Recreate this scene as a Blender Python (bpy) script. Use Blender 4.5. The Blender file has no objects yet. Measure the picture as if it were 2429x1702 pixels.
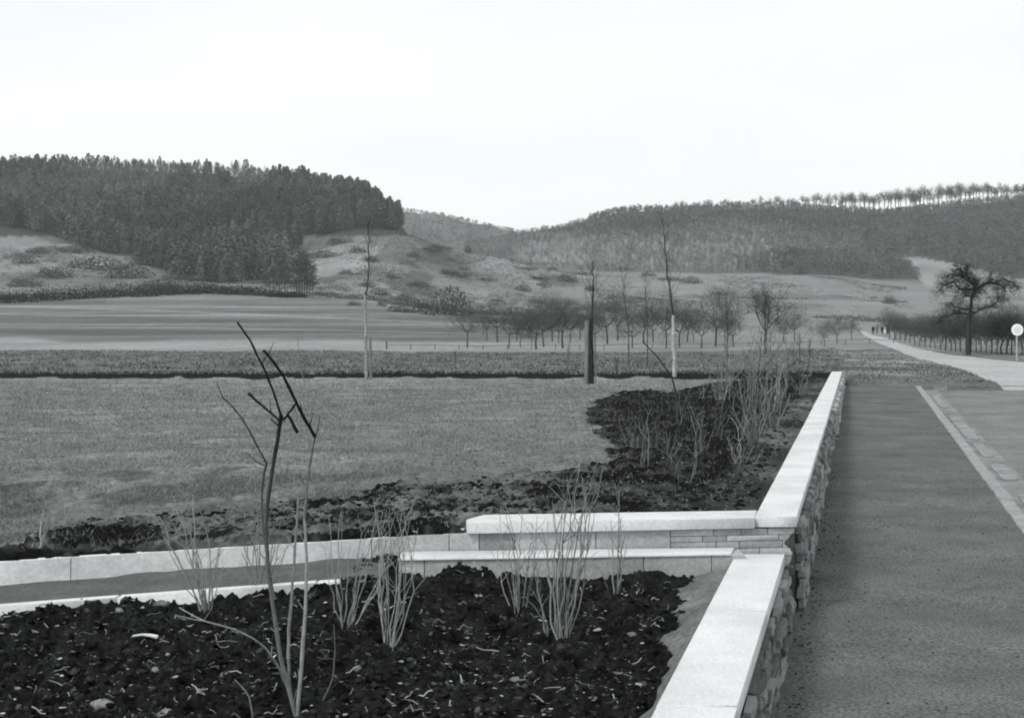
import bpy, math, random
import numpy as np

# ------------------------------------------------------------------ camera, sky, sun
F = 3373.0; CX = 1214.5; HY = 768.0; HC = 2.2        # focal length, centre and horizon in photo pixels; camera height
scn = bpy.context.scene
C = scn.collection
cam = bpy.data.objects.new('camera', bpy.data.cameras.new('camera')); C.objects.link(cam)
cam.location = (0, 0, HC); cam.rotation_euler = (math.radians(90), 0, 0)
cam.data.sensor_width = 36; cam.data.lens = 36*F/2429
cam.data.shift_y = -(851-HY)/2429
cam.data.clip_start = .1; cam.data.clip_end = 6000
scn.camera = cam
SUN_EL, SUN_AZ = math.radians(44), math.radians(230)     # azimuth clockwise from +Y
w = bpy.data.worlds.new('World'); scn.world = w; w.use_nodes = True
nt = w.node_tree; bgn = nt.nodes['Background']
sky = nt.nodes.new('ShaderNodeTexSky'); sky.sky_type = 'NISHITA'; sky.sun_disc = False
sky.sun_elevation = SUN_EL; sky.sun_rotation = SUN_AZ; sky.dust_density = 6; sky.air_density = 1
bw = nt.nodes.new('ShaderNodeRGBToBW'); nt.links.new(sky.outputs[0], bw.inputs[0])
mx = nt.nodes.new('ShaderNodeMix'); mx.data_type = 'RGBA'; mx.inputs[0].default_value = .88
nt.links.new(bw.outputs[0], mx.inputs[6]); mx.inputs[7].default_value = (11.45, 11.75, 11.75, 1)
tcs = nt.nodes.new('ShaderNodeTexCoord'); mps = nt.nodes.new('ShaderNodeMapping'); mps.inputs['Scale'].default_value = (1.2, 1.2, 5)
nzs = nt.nodes.new('ShaderNodeTexNoise'); nzs.inputs['Scale'].default_value = 1.6; nzs.inputs['Detail'].default_value = 5
rps = nt.nodes.new('ShaderNodeValToRGB'); rps.color_ramp.elements[0].position = .35; rps.color_ramp.elements[0].color = (.90, .905, .91, 1); rps.color_ramp.elements[1].position = .6
nt.links.new(tcs.outputs['Generated'], mps.inputs[0]); nt.links.new(mps.outputs[0], nzs.inputs['Vector']); nt.links.new(nzs.outputs[0], rps.inputs[0])
mcl = nt.nodes.new('ShaderNodeMix'); mcl.data_type = 'RGBA'; mcl.blend_type = 'MULTIPLY'; mcl.inputs[0].default_value = 1
nt.links.new(mx.outputs[2], mcl.inputs[6]); nt.links.new(rps.outputs[0], mcl.inputs[7])
nt.links.new(mcl.outputs[2], bgn.inputs[0]); bgn.inputs[1].default_value = .1
sun = bpy.data.objects.new('sun', bpy.data.lights.new('sun', 'SUN')); C.objects.link(sun)
sun.data.energy = 2.2; sun.data.angle = math.radians(13); sun.data.color = (1, .985, .97)
sun.rotation_euler = (math.pi/2-SUN_EL, 0, math.pi-SUN_AZ)
scn.view_settings.view_transform = 'Standard'; scn.view_settings.look = 'None'
scn.view_settings.exposure = 0; scn.view_settings.gamma = 1; scn.view_settings.use_curve_mapping = False
scn.cycles.filter_width = 2.0
scn.cycles.max_bounces = 4; scn.cycles.diffuse_bounces = 2; scn.cycles.volume_bounces = 1

rs = np.random.RandomState(7); random.seed(7)

# ------------------------------------------------------------------ noise
def _h(ix, iy, seed):
    n = (ix.astype(np.int64)*374761393 + iy.astype(np.int64)*668265263 + seed*1274126177) & 0xffffffff
    n = ((n ^ (n >> 13))*1274126177) & 0xffffffff
    return ((n ^ (n >> 16)) & 0xffff)/65535.0
def vn(x, y, seed=0):
    x = np.asarray(x, float); y = np.asarray(y, float)
    ix = np.floor(x); iy = np.floor(y); fx = x-ix; fy = y-iy
    fx = fx*fx*(3-2*fx); fy = fy*fy*(3-2*fy)
    a = _h(ix, iy, seed); b = _h(ix+1, iy, seed); c = _h(ix, iy+1, seed); d = _h(ix+1, iy+1, seed)
    return (a*(1-fx)+b*fx)*(1-fy)+(c*(1-fx)+d*fx)*fy
def fbm(x, y, seed=0, o=4):
    s = 0; a = .5; t = 0
    for k in range(o):
        s = s+a*vn(np.asarray(x)*2**k+13.7*k, np.asarray(y)*2**k+5.1*k, seed+k); t += a; a *= .5
    return s/t
def ss(a, b, x):
    t = np.clip((np.asarray(x, float)-a)/(b-a), 0, 1); return t*t*(3-2*t)

# ------------------------------------------------------------------ terrain
US = [-1600,-600, 0, 300, 500, 700, 850, 945, 972, 1050, 1170, 1300, 1500, 1700, 1900, 2100, 2300, 2429, 3000, 4200]
TB = {
 53:  [888,886,886,886,886,886,886,886,886,886,886,886,885,884,882,881,881,881,881,881],
 70:  [864,863,863,863,863,863,863,863,863,863,863,863,863,862,861,861,860,860,860,860],
 90:  [846,845,845,845,845,845,845,845,845,845,845,845,845,845,844,843,843,843,843,843],
 115: [832,832,830,831,832,832,834,834,835,835,836,836,836,834,829,826,825,825,825,825],
 170: [808,808,810,812,812,813,814,815,815,816,817,818,818,815,809,807,812,814,815,815],
 250: [775,775,778,778,776,776,778,781,782,784,788,791,794,795,795,796,799,802,805,805],
 400: [720,722,720,705,697,706,716,728,732,742,752,760,765,765,768,770,773,776,780,780],
 500: [700,705,700,694,690,690,697,712,717,732,738,742,745,745,748,752,756,758,760,760],
 600: [645,650,645,650,655,650,640,650,655,670,690,705,715,715,718,722,726,728,730,730],
 750: [520,530,545,600,630,600,560,552,558,588,618,650,680,682,685,695,698,700,705,705],
 900: [410,420,430,475,500,478,488,528,560,608,632,640,645,645,650,668,672,665,660,650],
 1000:[385,392,398,394,404,436,466,528,572,612,620,622,612,606,610,622,605,592,590,580],
 1200:[430,440,440,445,455,475,500,545,590,598,585,570,548,535,535,542,530,522,520,510],
 1400:[470,470,470,475,485,500,525,550,590,588,566,540,496,492,494,505,482,476,472,465],
 1650:[600,600,600,600,600,600,620,640,650,660,660,640,600,600,600,600,590,590,590,590],
}
YS = sorted(TB); LY = np.log(YS); TM = np.array([TB[y] for y in YS], float); UA = np.array(US, float)
def table_py(u, Y):
    u = np.clip(u, UA[0], UA[-1]); l = np.clip(np.log(Y), LY[0], LY[-1])
    i = np.clip(np.searchsorted(UA, u)-1, 0, len(UA)-2); j = np.clip(np.searchsorted(LY, l)-1, 0, len(LY)-2)
    a = (u-UA[i])/(UA[i+1]-UA[i]); b = (l-LY[j])/(LY[j+1]-LY[j])
    a = a*a*(3-2*a)*.6+a*.4; b2 = b
    return (TM[j, i]*(1-a)+TM[j, i+1]*a)*(1-b2)+(TM[j+1, i]*(1-a)+TM[j+1, i+1]*a)*b2
RS = [(41.45,2376,3900),(45,2352,3500),(52,2305,3100),(62,2260,2760),(74,2210,2440),(85,2172,2330),(95,2150,2246),(110,2120,2182),(130,2095,2150),(155,2076,2128),(200,2062,2100),(250,2050,2072),(300,2040,2052)]
LRS = np.log([r[0] for r in RS]); RSL = np.array([r[1] for r in RS], float)
def pavH(Y): return 2.30-.01156*Y                      # depth of the pavement below the lens
def cross_Y(x): return 10.67+.126*(x-1.83)             # front face of the upper cross wall
def ground_H(x, Y):
    """depth of the ground below the lens, before small relief"""
    x = np.asarray(x, float); Y = np.asarray(Y, float)
    u = CX+F*x/Y
    far = (table_py(u, np.maximum(Y, 53))-HY)/F*np.maximum(Y, 53)
    lawn = np.interp(Y, [11, 15, 25, 50], [1.5, 1.58, 1.72, 1.98])
    lawn = lawn+np.clip(.5-x, 0, 5)*.042*(1-ss(11, 17, Y))
    cw = x-.2425*Y                                      # lateral offset from the wall line
    bedH = np.interp(Y, [10, 25, 43, 52], [1.50, 1.53, 1.62, 1.85])
    k = ss(-5.5, -1.4, cw)*(1-ss(43, 50, Y))
    lawn = lawn*(1-k)+np.minimum(lawn, bedH)*k
    verge = np.interp(Y, [41, 53], [1.81, 1.79+0*1])
    verge = np.interp(Y, [41, 53], [1.81, 1.78])
    v = ss(-1.2, .2, cw)*ss(42.4, 43.6, Y)
    near = lawn*(1-v)+verge*v
    under = pavH(Y)+.35
    r = (cw > -.62)*(Y < 43.0)
    near = np.where((cw > .0)*(Y < 43.0)*(Y >= 41.35), 1.815, np.where(r, under, near))
    gl = np.interp(np.log(Y), LRS, RSL)
    t = ss(52, 52.9, Y)
    H = near*(1-t)+far*t
    H = H+.13*ss(-6, 10, u-gl)*(Y >= 41.35)*(1-ss(75, 115, Y))
    return H
def relief(x, Y):
    r = (fbm(x*.25, Y*.25, 3)-.5)*(.08*ss(14, 40, Y)+.2*ss(54, 80, Y))
    r = r+(fbm(x*.012, Y*.012, 9)-.5)*8*ss(380, 700, Y)
    r = r+(fbm(x*1.3, Y*1.3, 5)-.5)*.05
    r = r+(fbm(x*.6, Y*.6, 15)-.5)*.35*ss(53, 56, Y)*(1-ss(100, 118, Y))
    # keep the made ground (under road and pavement) smooth
    cw = x-.2425*Y
    return r*np.where((cw > -.9) & (Y < 120), .12, 1)
def gz(x, Y): return HC-ground_H(x, Y)+relief(x, Y)
YSCAN = np.exp(np.linspace(math.log(10.6), math.log(1450), 2600))
def to_px0(x, Yq, z): return CX+F*x/Yq, HY+F*(HC-z)/Yq
def hit(px, py):
    """world point of the ground seen at a photo pixel"""
    x = (px-CX)/F*YSCAN; p = HY+F*(HC-gz(x, YSCAN))/YSCAN
    k = np.argmax(p < py) if (p < py).any() else len(p)-1
    return x[k], YSCAN[k], gz(x[k], YSCAN[k])
def W(px, py, Y): return ((px-CX)/F*Y, Y, HC-(py-HY)/F*Y)

# ------------------------------------------------------------------ materials
def g(v): return (v*.975, v*1.0, v*1.005, 1)
MATS = {}
def mat(name, v, var=.25, scale=3, rough=.9, bump=0, bscale=20, attr=False, v2=None, stretch=None, detail=6, fine=0, fscale=80):
    if name in MATS: return MATS[name]
    m = bpy.data.materials.new(name); m.use_nodes = True; MATS[name] = m
    n = m.node_tree.nodes; l = m.node_tree.links; b = n['Principled BSDF']
    b.inputs['Roughness'].default_value = rough; b.inputs['Specular IOR Level'].default_value = .25 if v > .3 and not attr else .04
    tc = n.new('ShaderNodeTexCoord'); src = tc.outputs['Object']
    if stretch:
        mp = n.new('ShaderNodeMapping'); mp.inputs['Scale'].default_value = stretch; l.new(src, mp.inputs[0]); src = mp.outputs[0]
    nz = n.new('ShaderNodeTexNoise'); nz.inputs['Scale'].default_value = scale; nz.inputs['Detail'].default_value = detail
    nz.inputs['Roughness'].default_value = .65; l.new(src, nz.inputs['Vector'])
    cr = n.new('ShaderNodeValToRGB'); cr.color_ramp.elements[0].position = .3; cr.color_ramp.elements[1].position = .7
    lo, hi = (1-var), (1+var)
    cr.color_ramp.elements[0].color = (lo, lo, lo, 1); cr.color_ramp.elements[1].color = (hi, hi, hi, 1)
    l.new(nz.outputs[0], cr.inputs[0])
    cur = cr.outputs[0]
    if fine:
        n2 = n.new('ShaderNodeTexNoise'); n2.inputs['Scale'].default_value = fscale; n2.inputs['Detail'].default_value = 3; l.new(src, n2.inputs['Vector'])
        c2 = n.new('ShaderNodeValToRGB'); c2.color_ramp.elements[0].position = .32; c2.color_ramp.elements[1].position = .68
        c2.color_ramp.elements[0].color = (1-fine,)*3+(1,); c2.color_ramp.elements[1].color = (1+fine,)*3+(1,); l.new(n2.outputs[0], c2.inputs[0])
        q = n.new('ShaderNodeMix'); q.data_type = 'RGBA'; q.blend_type = 'MULTIPLY'; q.inputs[0].default_value = 1
        l.new(cur, q.inputs[6]); l.new(c2.outputs[0], q.inputs[7]); cur = q.outputs[2]
    q = n.new('ShaderNodeMix'); q.data_type = 'RGBA'; q.blend_type = 'MULTIPLY'; q.inputs[0].default_value = 1
    l.new(cur, q.inputs[6]); q.inputs[7].default_value = g(v); cur = q.outputs[2]
    if attr:
        a = n.new('ShaderNodeAttribute'); a.attribute_name = 'tone'
        q = n.new('ShaderNodeMix'); q.data_type = 'RGBA'; q.blend_type = 'MULTIPLY'; q.inputs[0].default_value = 1
        l.new(cur, q.inputs[6]); l.new(a.outputs['Color'], q.inputs[7]); cur = q.outputs[2]
    l.new(cur, b.inputs['Base Color'])
    if bump:
        nb = n.new('ShaderNodeTexNoise'); nb.inputs['Scale'].default_value = bscale; nb.inputs['Detail'].default_value = 8; nb.inputs['Roughness'].default_value = .7
        l.new(src, nb.inputs['Vector'])
        bp = n.new('ShaderNodeBump'); bp.inputs['Strength'].default_value = 1; bp.inputs['Distance'].default_value = bump
        l.new(nb.outputs[0], bp.inputs['Height']); l.new(bp.outputs[0], b.inputs['Normal'])
    return m

# ------------------------------------------------------------------ mesh helpers
class MB:
    def __init__(s): s.v = []; s.f = []; s.t = []; s.n = 0
    def add(s, verts, faces, tone=1.0):
        verts = np.asarray(verts, float).reshape(-1, 3); k = len(verts)
        s.v.append(verts); s.t.append(np.broadcast_to(np.asarray(tone, float), (k,)))
        faces = np.asarray(faces, int)
        s.f.append(faces+s.n); s.n += k
    def mesh(s, name, m=None, smooth=False):
        v = np.concatenate(s.v); me = bpy.data.meshes.new(name)
        me.vertices.add(len(v)); me.vertices.foreach_set('co', v.astype(np.float32).ravel())
        lt = []; li = []
        for f in s.f:
            lt.append(np.full(len(f), f.shape[1])); li.append(f.ravel())
        lt = np.concatenate(lt); li = np.concatenate(li)
        me.loops.add(len(li)); me.loops.foreach_set('vertex_index', li.astype(np.int32))
        me.polygons.add(len(lt)); st = np.concatenate([[0], np.cumsum(lt)[:-1]])
        me.polygons.foreach_set('loop_start', st.astype(np.int32))
        a = me.attributes.new('tone', 'FLOAT', 'POINT'); a.data.foreach_set('value', np.concatenate(s.t).astype(np.float32))
        if smooth: me.polygons.foreach_set('use_smooth', np.ones(len(lt), bool))
        me.update(calc_edges=True); me.validate()
        if m: me.materials.append(m)
        return me
    def build(s, name, m, parent=None, loc=None, smooth=False):
        o = bpy.data.objects.new(name, s.mesh(name, m, smooth)); C.objects.link(o)
        if parent: o.parent = parent
        if loc is not None: o.location = loc
        return o
def tag(o, label=None, cat=None, group=None, kind=None):
    if label: o['label'] = label
    if cat: o['category'] = cat
    if group: o['group'] = group
    if kind: o['kind'] = kind
    return o
def empty(name, loc, label, cat, group=None, rz=0):
    o = bpy.data.objects.new(name, None); C.objects.link(o); o.location = loc; o.rotation_euler.z = rz
    o.empty_display_size = .2
    return tag(o, label, cat, group)
def copy_tree(o, parent=None):
    c = o.copy(); C.objects.link(c); c.parent = parent
    for ch in list(o.children): copy_tree(ch, c)
    return c
def grid_faces(nu, nv):
    i = np.arange(nu-1)[:, None]; j = np.arange(nv-1)[None, :]
    a = (i*nv+j).ravel()
    return np.stack([a, a+nv, a+nv+1, a+1], 1)
def tube(mb, pts, rad, n=5, tone=1.0, cap=True):
    p = np.asarray(pts, float); k = len(p); rad = np.broadcast_to(np.asarray(rad, float), (k,))
    d = np.gradient(p, axis=0); d /= np.linalg.norm(d, axis=1)[:, None]+1e-9
    ref = np.array([0, 1., 0]) if abs(d[:, 1]).max() < .8 else np.array([1., .13, 0])
    a = np.cross(d, ref); a /= np.linalg.norm(a, axis=1)[:, None]+1e-9; b = np.cross(d, a)
    th = np.arange(n)*2*math.pi/n
    ring = p[:, None, :]+rad[:, None, None]*(np.cos(th)[None, :, None]*a[:, None, :]+np.sin(th)[None, :, None]*b[:, None, :])
    i = np.arange(k-1)[:, None]*n; j = np.arange(n)[None, :]
    f = np.stack([i+j, i+(j+1) % n, i+n+(j+1) % n, i+n+j], -1).reshape(-1, 4)
    mb.add(ring.reshape(-1, 3), f, tone)
    if cap: mb.add(ring[-1], [list(range(n))], tone)
def box(mb, x0, x1, y0, y1, z0, z1, tone=1.0):
    v = [(x, y, z) for x in (x0, x1) for y in (y0, y1) for z in (z0, z1)]
    mb.add(v, [(0,1,3,2),(4,6,7,5),(0,4,5,1),(2,3,7,6),(0,2,6,4),(1,5,7,3)], tone)
def prism(mb, poly, z0, z1, bev=.006, tone=1.0):
    """upright prism over a plan polygon (counter-clockwise) with a small chamfer round the top; z1 may be a list"""
    p = np.asarray(poly, float); k = len(p)
    z1 = np.broadcast_to(np.asarray(z1, float), (k,)); z0 = np.broadcast_to(np.asarray(z0, float), (k,))
    c = p.mean(0); q = p-(p-c)/np.linalg.norm(p-c, axis=1)[:, None]*bev*1.4
    v = np.concatenate([np.c_[p, z0], np.c_[p, z1-bev], np.c_[q, z1]])
    i = np.arange(k); j = (i+1) % k
    mb.add(v, np.concatenate([np.stack([i, j, j+k, i+k], 1), np.stack([i+k, j+k, j+2*k, i+2*k], 1)]), tone)
    mb.add(v[2*k:], [list(range(k))], tone); mb.add(v[:k], [list(range(k))[::-1]], tone)

def in_poly(x, y, poly):
    inside = np.zeros(np.shape(x), bool); n = len(poly)
    for i in range(n):
        x1, y1 = poly[i]; x2, y2 = poly[(i+1) % n]
        if y1 == y2: continue
        c = ((y1 > y) != (y2 > y)) & (x < (x2-x1)*(y-y1)/(y2-y1)+x1)
        inside ^= c
    return inside

# ------------------------------------------------------------------ GROUND
SOIL = [(1388,975),(1405,955),(1450,938),(1520,926),(1600,932),(1650,914),(1750,902),(1870,872),(1960,866),(2030,884),(1900,1240),(1790,1260),
        (1100,1330),(-900,1460),(-900,1380),(-300,1320),(0,1282),(250,1236),(500,1203),(700,1182),(900,1160),(1100,1142),(1290,1118),(1430,1098),(1452,1080),(1420,1030),(1395,1000)]
CLEAR = [(2125,608),(2180,610),(2260,625),(2429,668),(2700,690),(2700,720),(2200,690),(2190,672),(2165,640)]
def masks(u, x, Y, py):
    wu = u+(fbm(x*1.6, Y*1.1, 21)-.5)*110*np.clip(14/Y, .3, 1); wp = py+(fbm(x*1.9+9, Y*1.3, 22)-.5)*46*np.clip(14/Y, .15, 1)
    soil = in_poly(wu, wp, SOIL) & (Y < 50)
    return soil
def albedo(u, x, Y, py):
    n1 = fbm(x*.35, Y*.18, 31); n2 = fbm(x*2.2, Y*1.2, 32); n3 = fbm(x*7, Y*4, 33)
    a = .18*(.55+.4*n1+.6*n2)                                   # lawn
    a = a*(1-.10*ss(.52, .72, fbm(x*.9, Y*.8, 36))*(1-ss(13, 24, Y)))*(.8+.4*n3)
    soil = masks(u, x, Y, py)
    dens = ss(.42, .62, fbm(x*3.1, Y*2.2, 35))
    left = 1-ss(-.5, 2.5, x)*1
    wv = np.where(soil, 1-.75*dens*left*ss(0, 40, 1320-py)*0.9, 0)
    band = (py > 1105)*(py < 1300)*(u < 1460)*(Y < 30)
    wv = np.where(~soil & (band > 0), ss(.50, .63, n2*.6+fbm(x*1.1, Y, 37)*.4+ (py-1130)*.0006)*.6, wv)
    gsoil = .007+.05*ss(.6, .8, n3)
    a = a*(1-wv)+gsoil*wv
    cw = x-.2425*Y
    e = ss(-1.45, -1.0, cw+(n2-.5)*.5)*(Y < 42)*(.35+.65*ss(.35, .6, fbm(x*.9, Y*.6, 38)))
    a = a*(1-e)+.11*(.35+.6*n2+.7*n3)*e                                   # dry earth along the wall
    verge = (cw > -1)*(Y > 41)*ss(130, 100, Y) if False else (cw > -.8)*(Y > 41)*(Y < 130)
    vv = .11*(.6+.5*n1+.5*n2)
    vv = vv*np.where(ss(.45, .7, fbm(x*.3, Y*.15, 40)) > .5, 1.5, 1)
    a = np.where(verge > 0, np.where(Y > 62, vv*1.25, vv), a)
    a = np.where((Y > 51.2+1.3*vn(x*1.3, x*0, 77))*(Y < 53.2+.5*vn(x*2.1, x*0, 78))*(u < 1990), .012, a)         # cut edge of bare earth
    rough = (Y >= 53.3)*(Y < 115+4*fbm(x*.2, Y*0, 42))*(u < 1990+130*(fbm(x*.3, Y*.1, 43)-.5))
    a = np.where(rough, .11*(.35+.7*fbm(x*.5, Y*.12, 41)+.7*n2)*(1+.35*ss(105, 115, Y)), a)
    # fields, long shallow bands
    st = vn(u/1500+3, py/4.2+u*.003, 51)*.55+vn(u/700, py/9-u*.0035, 52)*.45
    fld = .102+.055*ss(.35, .75, st)
    kb = ss(800, 812, py+(fbm(u/260, py*0, 58)-.5)*22)*ss(838, 830, py); fld = fld*(1-kb)+kb*(.20+.07*vn(u/300, py/5, 53)+.05*(fbm(x*.5, Y*.3, 57)-.5))
    for (a0, b0, c0, w0) in ((0, 742, .0, 2.4), (0, 762, .012, 2), (0, 776, .016, 1.8), (200, 733, -.004, 2), (700, 752, .03, 1.8)):
        lp = b0+c0*(u-a0)+6*np.sin(u/420+b0)
        fld = fld+.075*np.exp(-((py-lp)/w0)**2)*ss(1500, 1000, u)
    for (b0, c0, w0) in ((752, .012, 5), (788, .004, 6)):
        lp = b0+c0*u+4*np.sin(u/300+b0); fld = fld-.02*np.exp(-((py-lp)/w0)**2)
    fld = fld+.03*ss(726, 712, py)*(u > 250)*(u < 900)
    fld = fld*(.9+.2*fbm(x*.3, Y*.05, 54))
    kf = ss(1250, 1650, u+(fbm(x*.1, Y*.03, 56)-.5)*300); fld = fld*(1-kf)+kf*.19*(.75+.5*fbm(x*.08, Y*.03, 55))
    a = np.where(Y >= 115, fld, a)
    # hillsides
    sl = .19*(.35+1.3*fbm(x*.03, Y*.014, 61, 5))*(.75+.5*fbm(x*.25, Y*.1, 66, 3))
    sl = sl*(1-.45*ss(.55, .66, fbm(x*.05+7, Y*.02, 62, 5))*(u < 1450))
    a = a*(1-ss(395, 410, Y))+sl*ss(395, 410, Y)
    mead = .175*(.62+.4*fbm(u/300, py/6, 63)+.4*fbm(x*.16, Y*.05, 67, 5))*(1-.3*ss(.55, .65, fbm(x*.02, Y*.012, 68)))
    km = ss(1320, 1520, u)*ss(395, 410, Y); a = a*(1-km)+mead*km
    a = np.where((Y > 905)*~in_poly(u, py, CLEAR), .07+.05*ss(2000, 1300, u)*ss(540, 620, py), a)
    a = np.where((Y > 700)*(u < 1000)*(py < 560), .05, a)
    a = np.where(in_poly(u, py, CLEAR), .22*(.5+.9*fbm(x*.05, Y*.03, 64)), a)
    return a, soil
m_ground = mat('ground_earth_and_grass', 1.0, .25, 1.1, .95, bump=.05, bscale=9, attr=True, fine=.32, fscale=12)
nu = 760
uu = np.concatenate([np.linspace(-1600, -60, 70), np.linspace(-50, 2480, 620), np.linspace(2500, 4200, 70)])
yy = np.concatenate([np.exp(np.linspace(math.log(9.2), math.log(51.8), 520)), np.linspace(51.95, 53.4, 8), np.exp(np.linspace(math.log(53.8), math.log(1650), 300))])
U, Y = np.meshgrid(uu, yy, indexing='ij'); X = (U-CX)/F*Y
Z = gz(X, Y); PY = HY+F*(HC-Z)/Y
alb, soil = albedo(U, X, Y, PY)
Z = Z+np.where(soil, (fbm(X*4, Y*3.4, 71)-.45)*.11*np.clip(Y/20, .6, 1.4)+(fbm(X*17, Y*11, 72)-.5)*.12, (fbm(X*9, Y*6, 73)-.5)*.03*(Y < 52))
hid = (Y < cross_Y(X)+.03)
Z = np.where(hid, HC-2.62, Z)
gm = MB(); gm.add(np.stack([X, Y, Z], -1).reshape(-1, 3), grid_faces(len(uu), len(yy)), alb.ravel())
tag(gm.build('ground', m_ground, smooth=True), kind='structure')
bs = MB(); bs.add([(-60,-60,HC-2.9),(60,-60,HC-2.9),(60,9.6,HC-2.9),(-60,9.6,HC-2.9)], [(0,1,2,3)], .1)
tag(bs.build('ground', m_ground), kind='structure')

# distant hill closing the valley
hu = np.linspace(600, 1900, 160); hv = np.linspace(0, 1, 40)
HU, HV = np.meshgrid(hu, hv, indexing='ij'); HYY = 1500+HV*700
top = np.interp(HU, [600, 945, 1050, 1150, 1240, 1320, 1500, 1900], [455, 499, 513, 535, 555, 566, 580, 600])
bot = 640.0
HP = bot+(top-bot)*np.minimum(1, HV*1.5)**.8+np.maximum(0, HV-.67)*300
HX = (HU-CX)/F*HYY
fm = MB(); fm.add(np.stack([HX, HYY, HC-(HP-HY)/F*HYY+(fbm(HX*.03, HYY*.02, 81)-.5)*9], -1).reshape(-1, 3), grid_faces(160, 40), .10+.04*fbm(HX*.05, HYY*.05, 82).ravel())
tag(fm.build('distant_hill', m_ground, smooth=True), kind='structure')

# ------------------------------------------------------------------ PAVEMENT, KERB, ROAD
def strip(name, c0, c1, y0, y1, dz, m, nx=10, ny=80, rel=.006, tone=1.0, off=0):
    cs = np.linspace(c0, c1, nx); ys = np.exp(np.linspace(math.log(y0), math.log(y1), ny))
    A, B = np.meshgrid(cs, ys, indexing='ij'); x = A+.2425*B
    z = HC-pavH(B)+dz+(fbm(x*1.5, B*1.5, 91)-.5)*rel
    mb = MB(); mb.add(np.stack([x, B, z], -1).reshape(-1, 3), grid_faces(nx, ny), tone)
    return tag(mb.build(name, m, smooth=True), kind='structure')
m_pave = mat('pavement_tarmac', .108, .26, 1.1, .9, bump=.004, bscale=60, fine=.5, fscale=48)
m_road = mat('road_tarmac', .16, .26, .8, .85, bump=.004, bscale=45, fine=.42, fscale=40)
m_gravel = mat('gravel_road_surface', .32, .14, .4, .95, bump=.01, bscale=12, fine=.16, fscale=6, stretch=(1, .4, 1))
m_kerb = mat('kerb_granite', .26, .2, 3, .85, bump=.004, bscale=40, fine=.15, fscale=30)
pavement = strip('pavement', -.52, 1.69, 3.5, 41.35, 0, m_pave, 30, 160, .012)
road = strip('road', 1.86, 20, 3.5, 41.4, -.10, m_road, 60, 160, .03)
strip('gutter', 1.865, 2.32, 3.6, 41.3, -.10+.012, mat('gutter_cement', .19, .35, 1.3, .9, bump=.005, bscale=30, fine=.3), 6, 160, .012)
# gutter: worn pale cement strips let into the road edge
m_gut = mat('worn_cement', .23, .3, 2.5, .9, bump=.004, bscale=40, fine=.2)
def patch(c0, c1, y0, y1, seed):
    r = np.random.RandomState(seed); n = 22; th = np.arange(n)*2*math.pi/n
    k = 1/np.maximum(abs(np.cos(th)), abs(np.sin(th)))*(.88+.14*r.rand(n))
    k = np.minimum(k, 1.2)
    cc = (c0+c1)/2+(c1-c0)/2*k*np.cos(th); ys = (y0+y1)/2+(y1-y0)/2*k*np.sin(th)
    v = np.c_[cc+.2425*ys, ys, HC-pavH(ys)-.10+.026+0*ys]; v = np.vstack([v, [v[:, 0].mean(), v[:, 1].mean(), v[:, 2].mean()+.002]])
    mb = MB(); mb.add(v, [(i, (i+1) % n, n) for i in range(n)])
    b = v[:n].copy(); b[:, 2] -= .05
    mb.add(np.vstack([v[:n], b]), [(i, i+n, (i+1) % n+n, (i+1) % n) for i in range(n)])
    o = mb.build('gutter_strip', m_gut, road)
for i, (a, b, c, d) in enumerate([(1.99, 2.24, 25.5, 31.5), (2.01, 2.22, 22.6, 25.0), (2.0, 2.25, 19.6, 21.6), (2.02, 2.26, 15.0, 18.2), (2.0, 2.2, 33.5, 38.5)]): patch(a, b, c, d, i)
kerb = tag(empty('kerb', (0, 0, 0), 'long pale granite kerb between the pavement and the road', 'kerb'))
y = 3.6
while y < 41.2:
    L = min(.98+.1*random.random(), 41.3-y); a, b = y, y+L-.012; j = random.uniform(-.006, .006)
    mb = MB(); zz = lambda q: HC-pavH(q)+.018+j
    prism(mb, [(1.70+j+.2425*a, a), (1.86+j+.2425*a, a), (1.86+j+.2425*b, b), (1.70+j+.2425*b, b)], [zz(a)-.3, zz(a)-.3, zz(b)-.3, zz(b)-.3], [zz(a), zz(a), zz(b), zz(b)], .01)
    mb.build('kerb_stone', m_kerb, kerb); y += L
# gravel road curving away
RS = [(41.45,2376,3900),(45,2352,3500),(52,2305,3100),(62,2260,2760),(74,2210,2440),(85,2172,2330),(95,2150,2246),(110,2120,2182),(130,2095,2150),(155,2076,2128),(200,2062,2100),(250,2050,2072),(300,2040,2052)]
ry = np.exp(np.linspace(math.log(41.45), math.log(300), 120)); ra = np.array(RS, float)
ul = np.interp(np.log(ry), np.log(ra[:, 0]), ra[:, 1]); ur = np.interp(np.log(ry), np.log(ra[:, 0]), ra[:, 2])
ul = ul+(fbm(ry*.25, ry*0, 95)-.5)*9; 
T = np.linspace(0, 1, 40)[:, None]; RU = ul[None]+(ur-ul)[None]*T; RY = np.broadcast_to(ry, RU.shape); RX = (RU-CX)/F*RY
RZ = gz(RX+.6*(T < .08)*(RY < 115), RY)+.045-.05*(RY < 41.8)+.03*np.sin(T*math.pi)
mb = MB(); mb.add(np.stack([RX, RY, RZ], -1).reshape(-1, 3), grid_faces(40, 120))
tag(mb.build('gravel_road', m_gravel, smooth=True), kind='structure')

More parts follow.
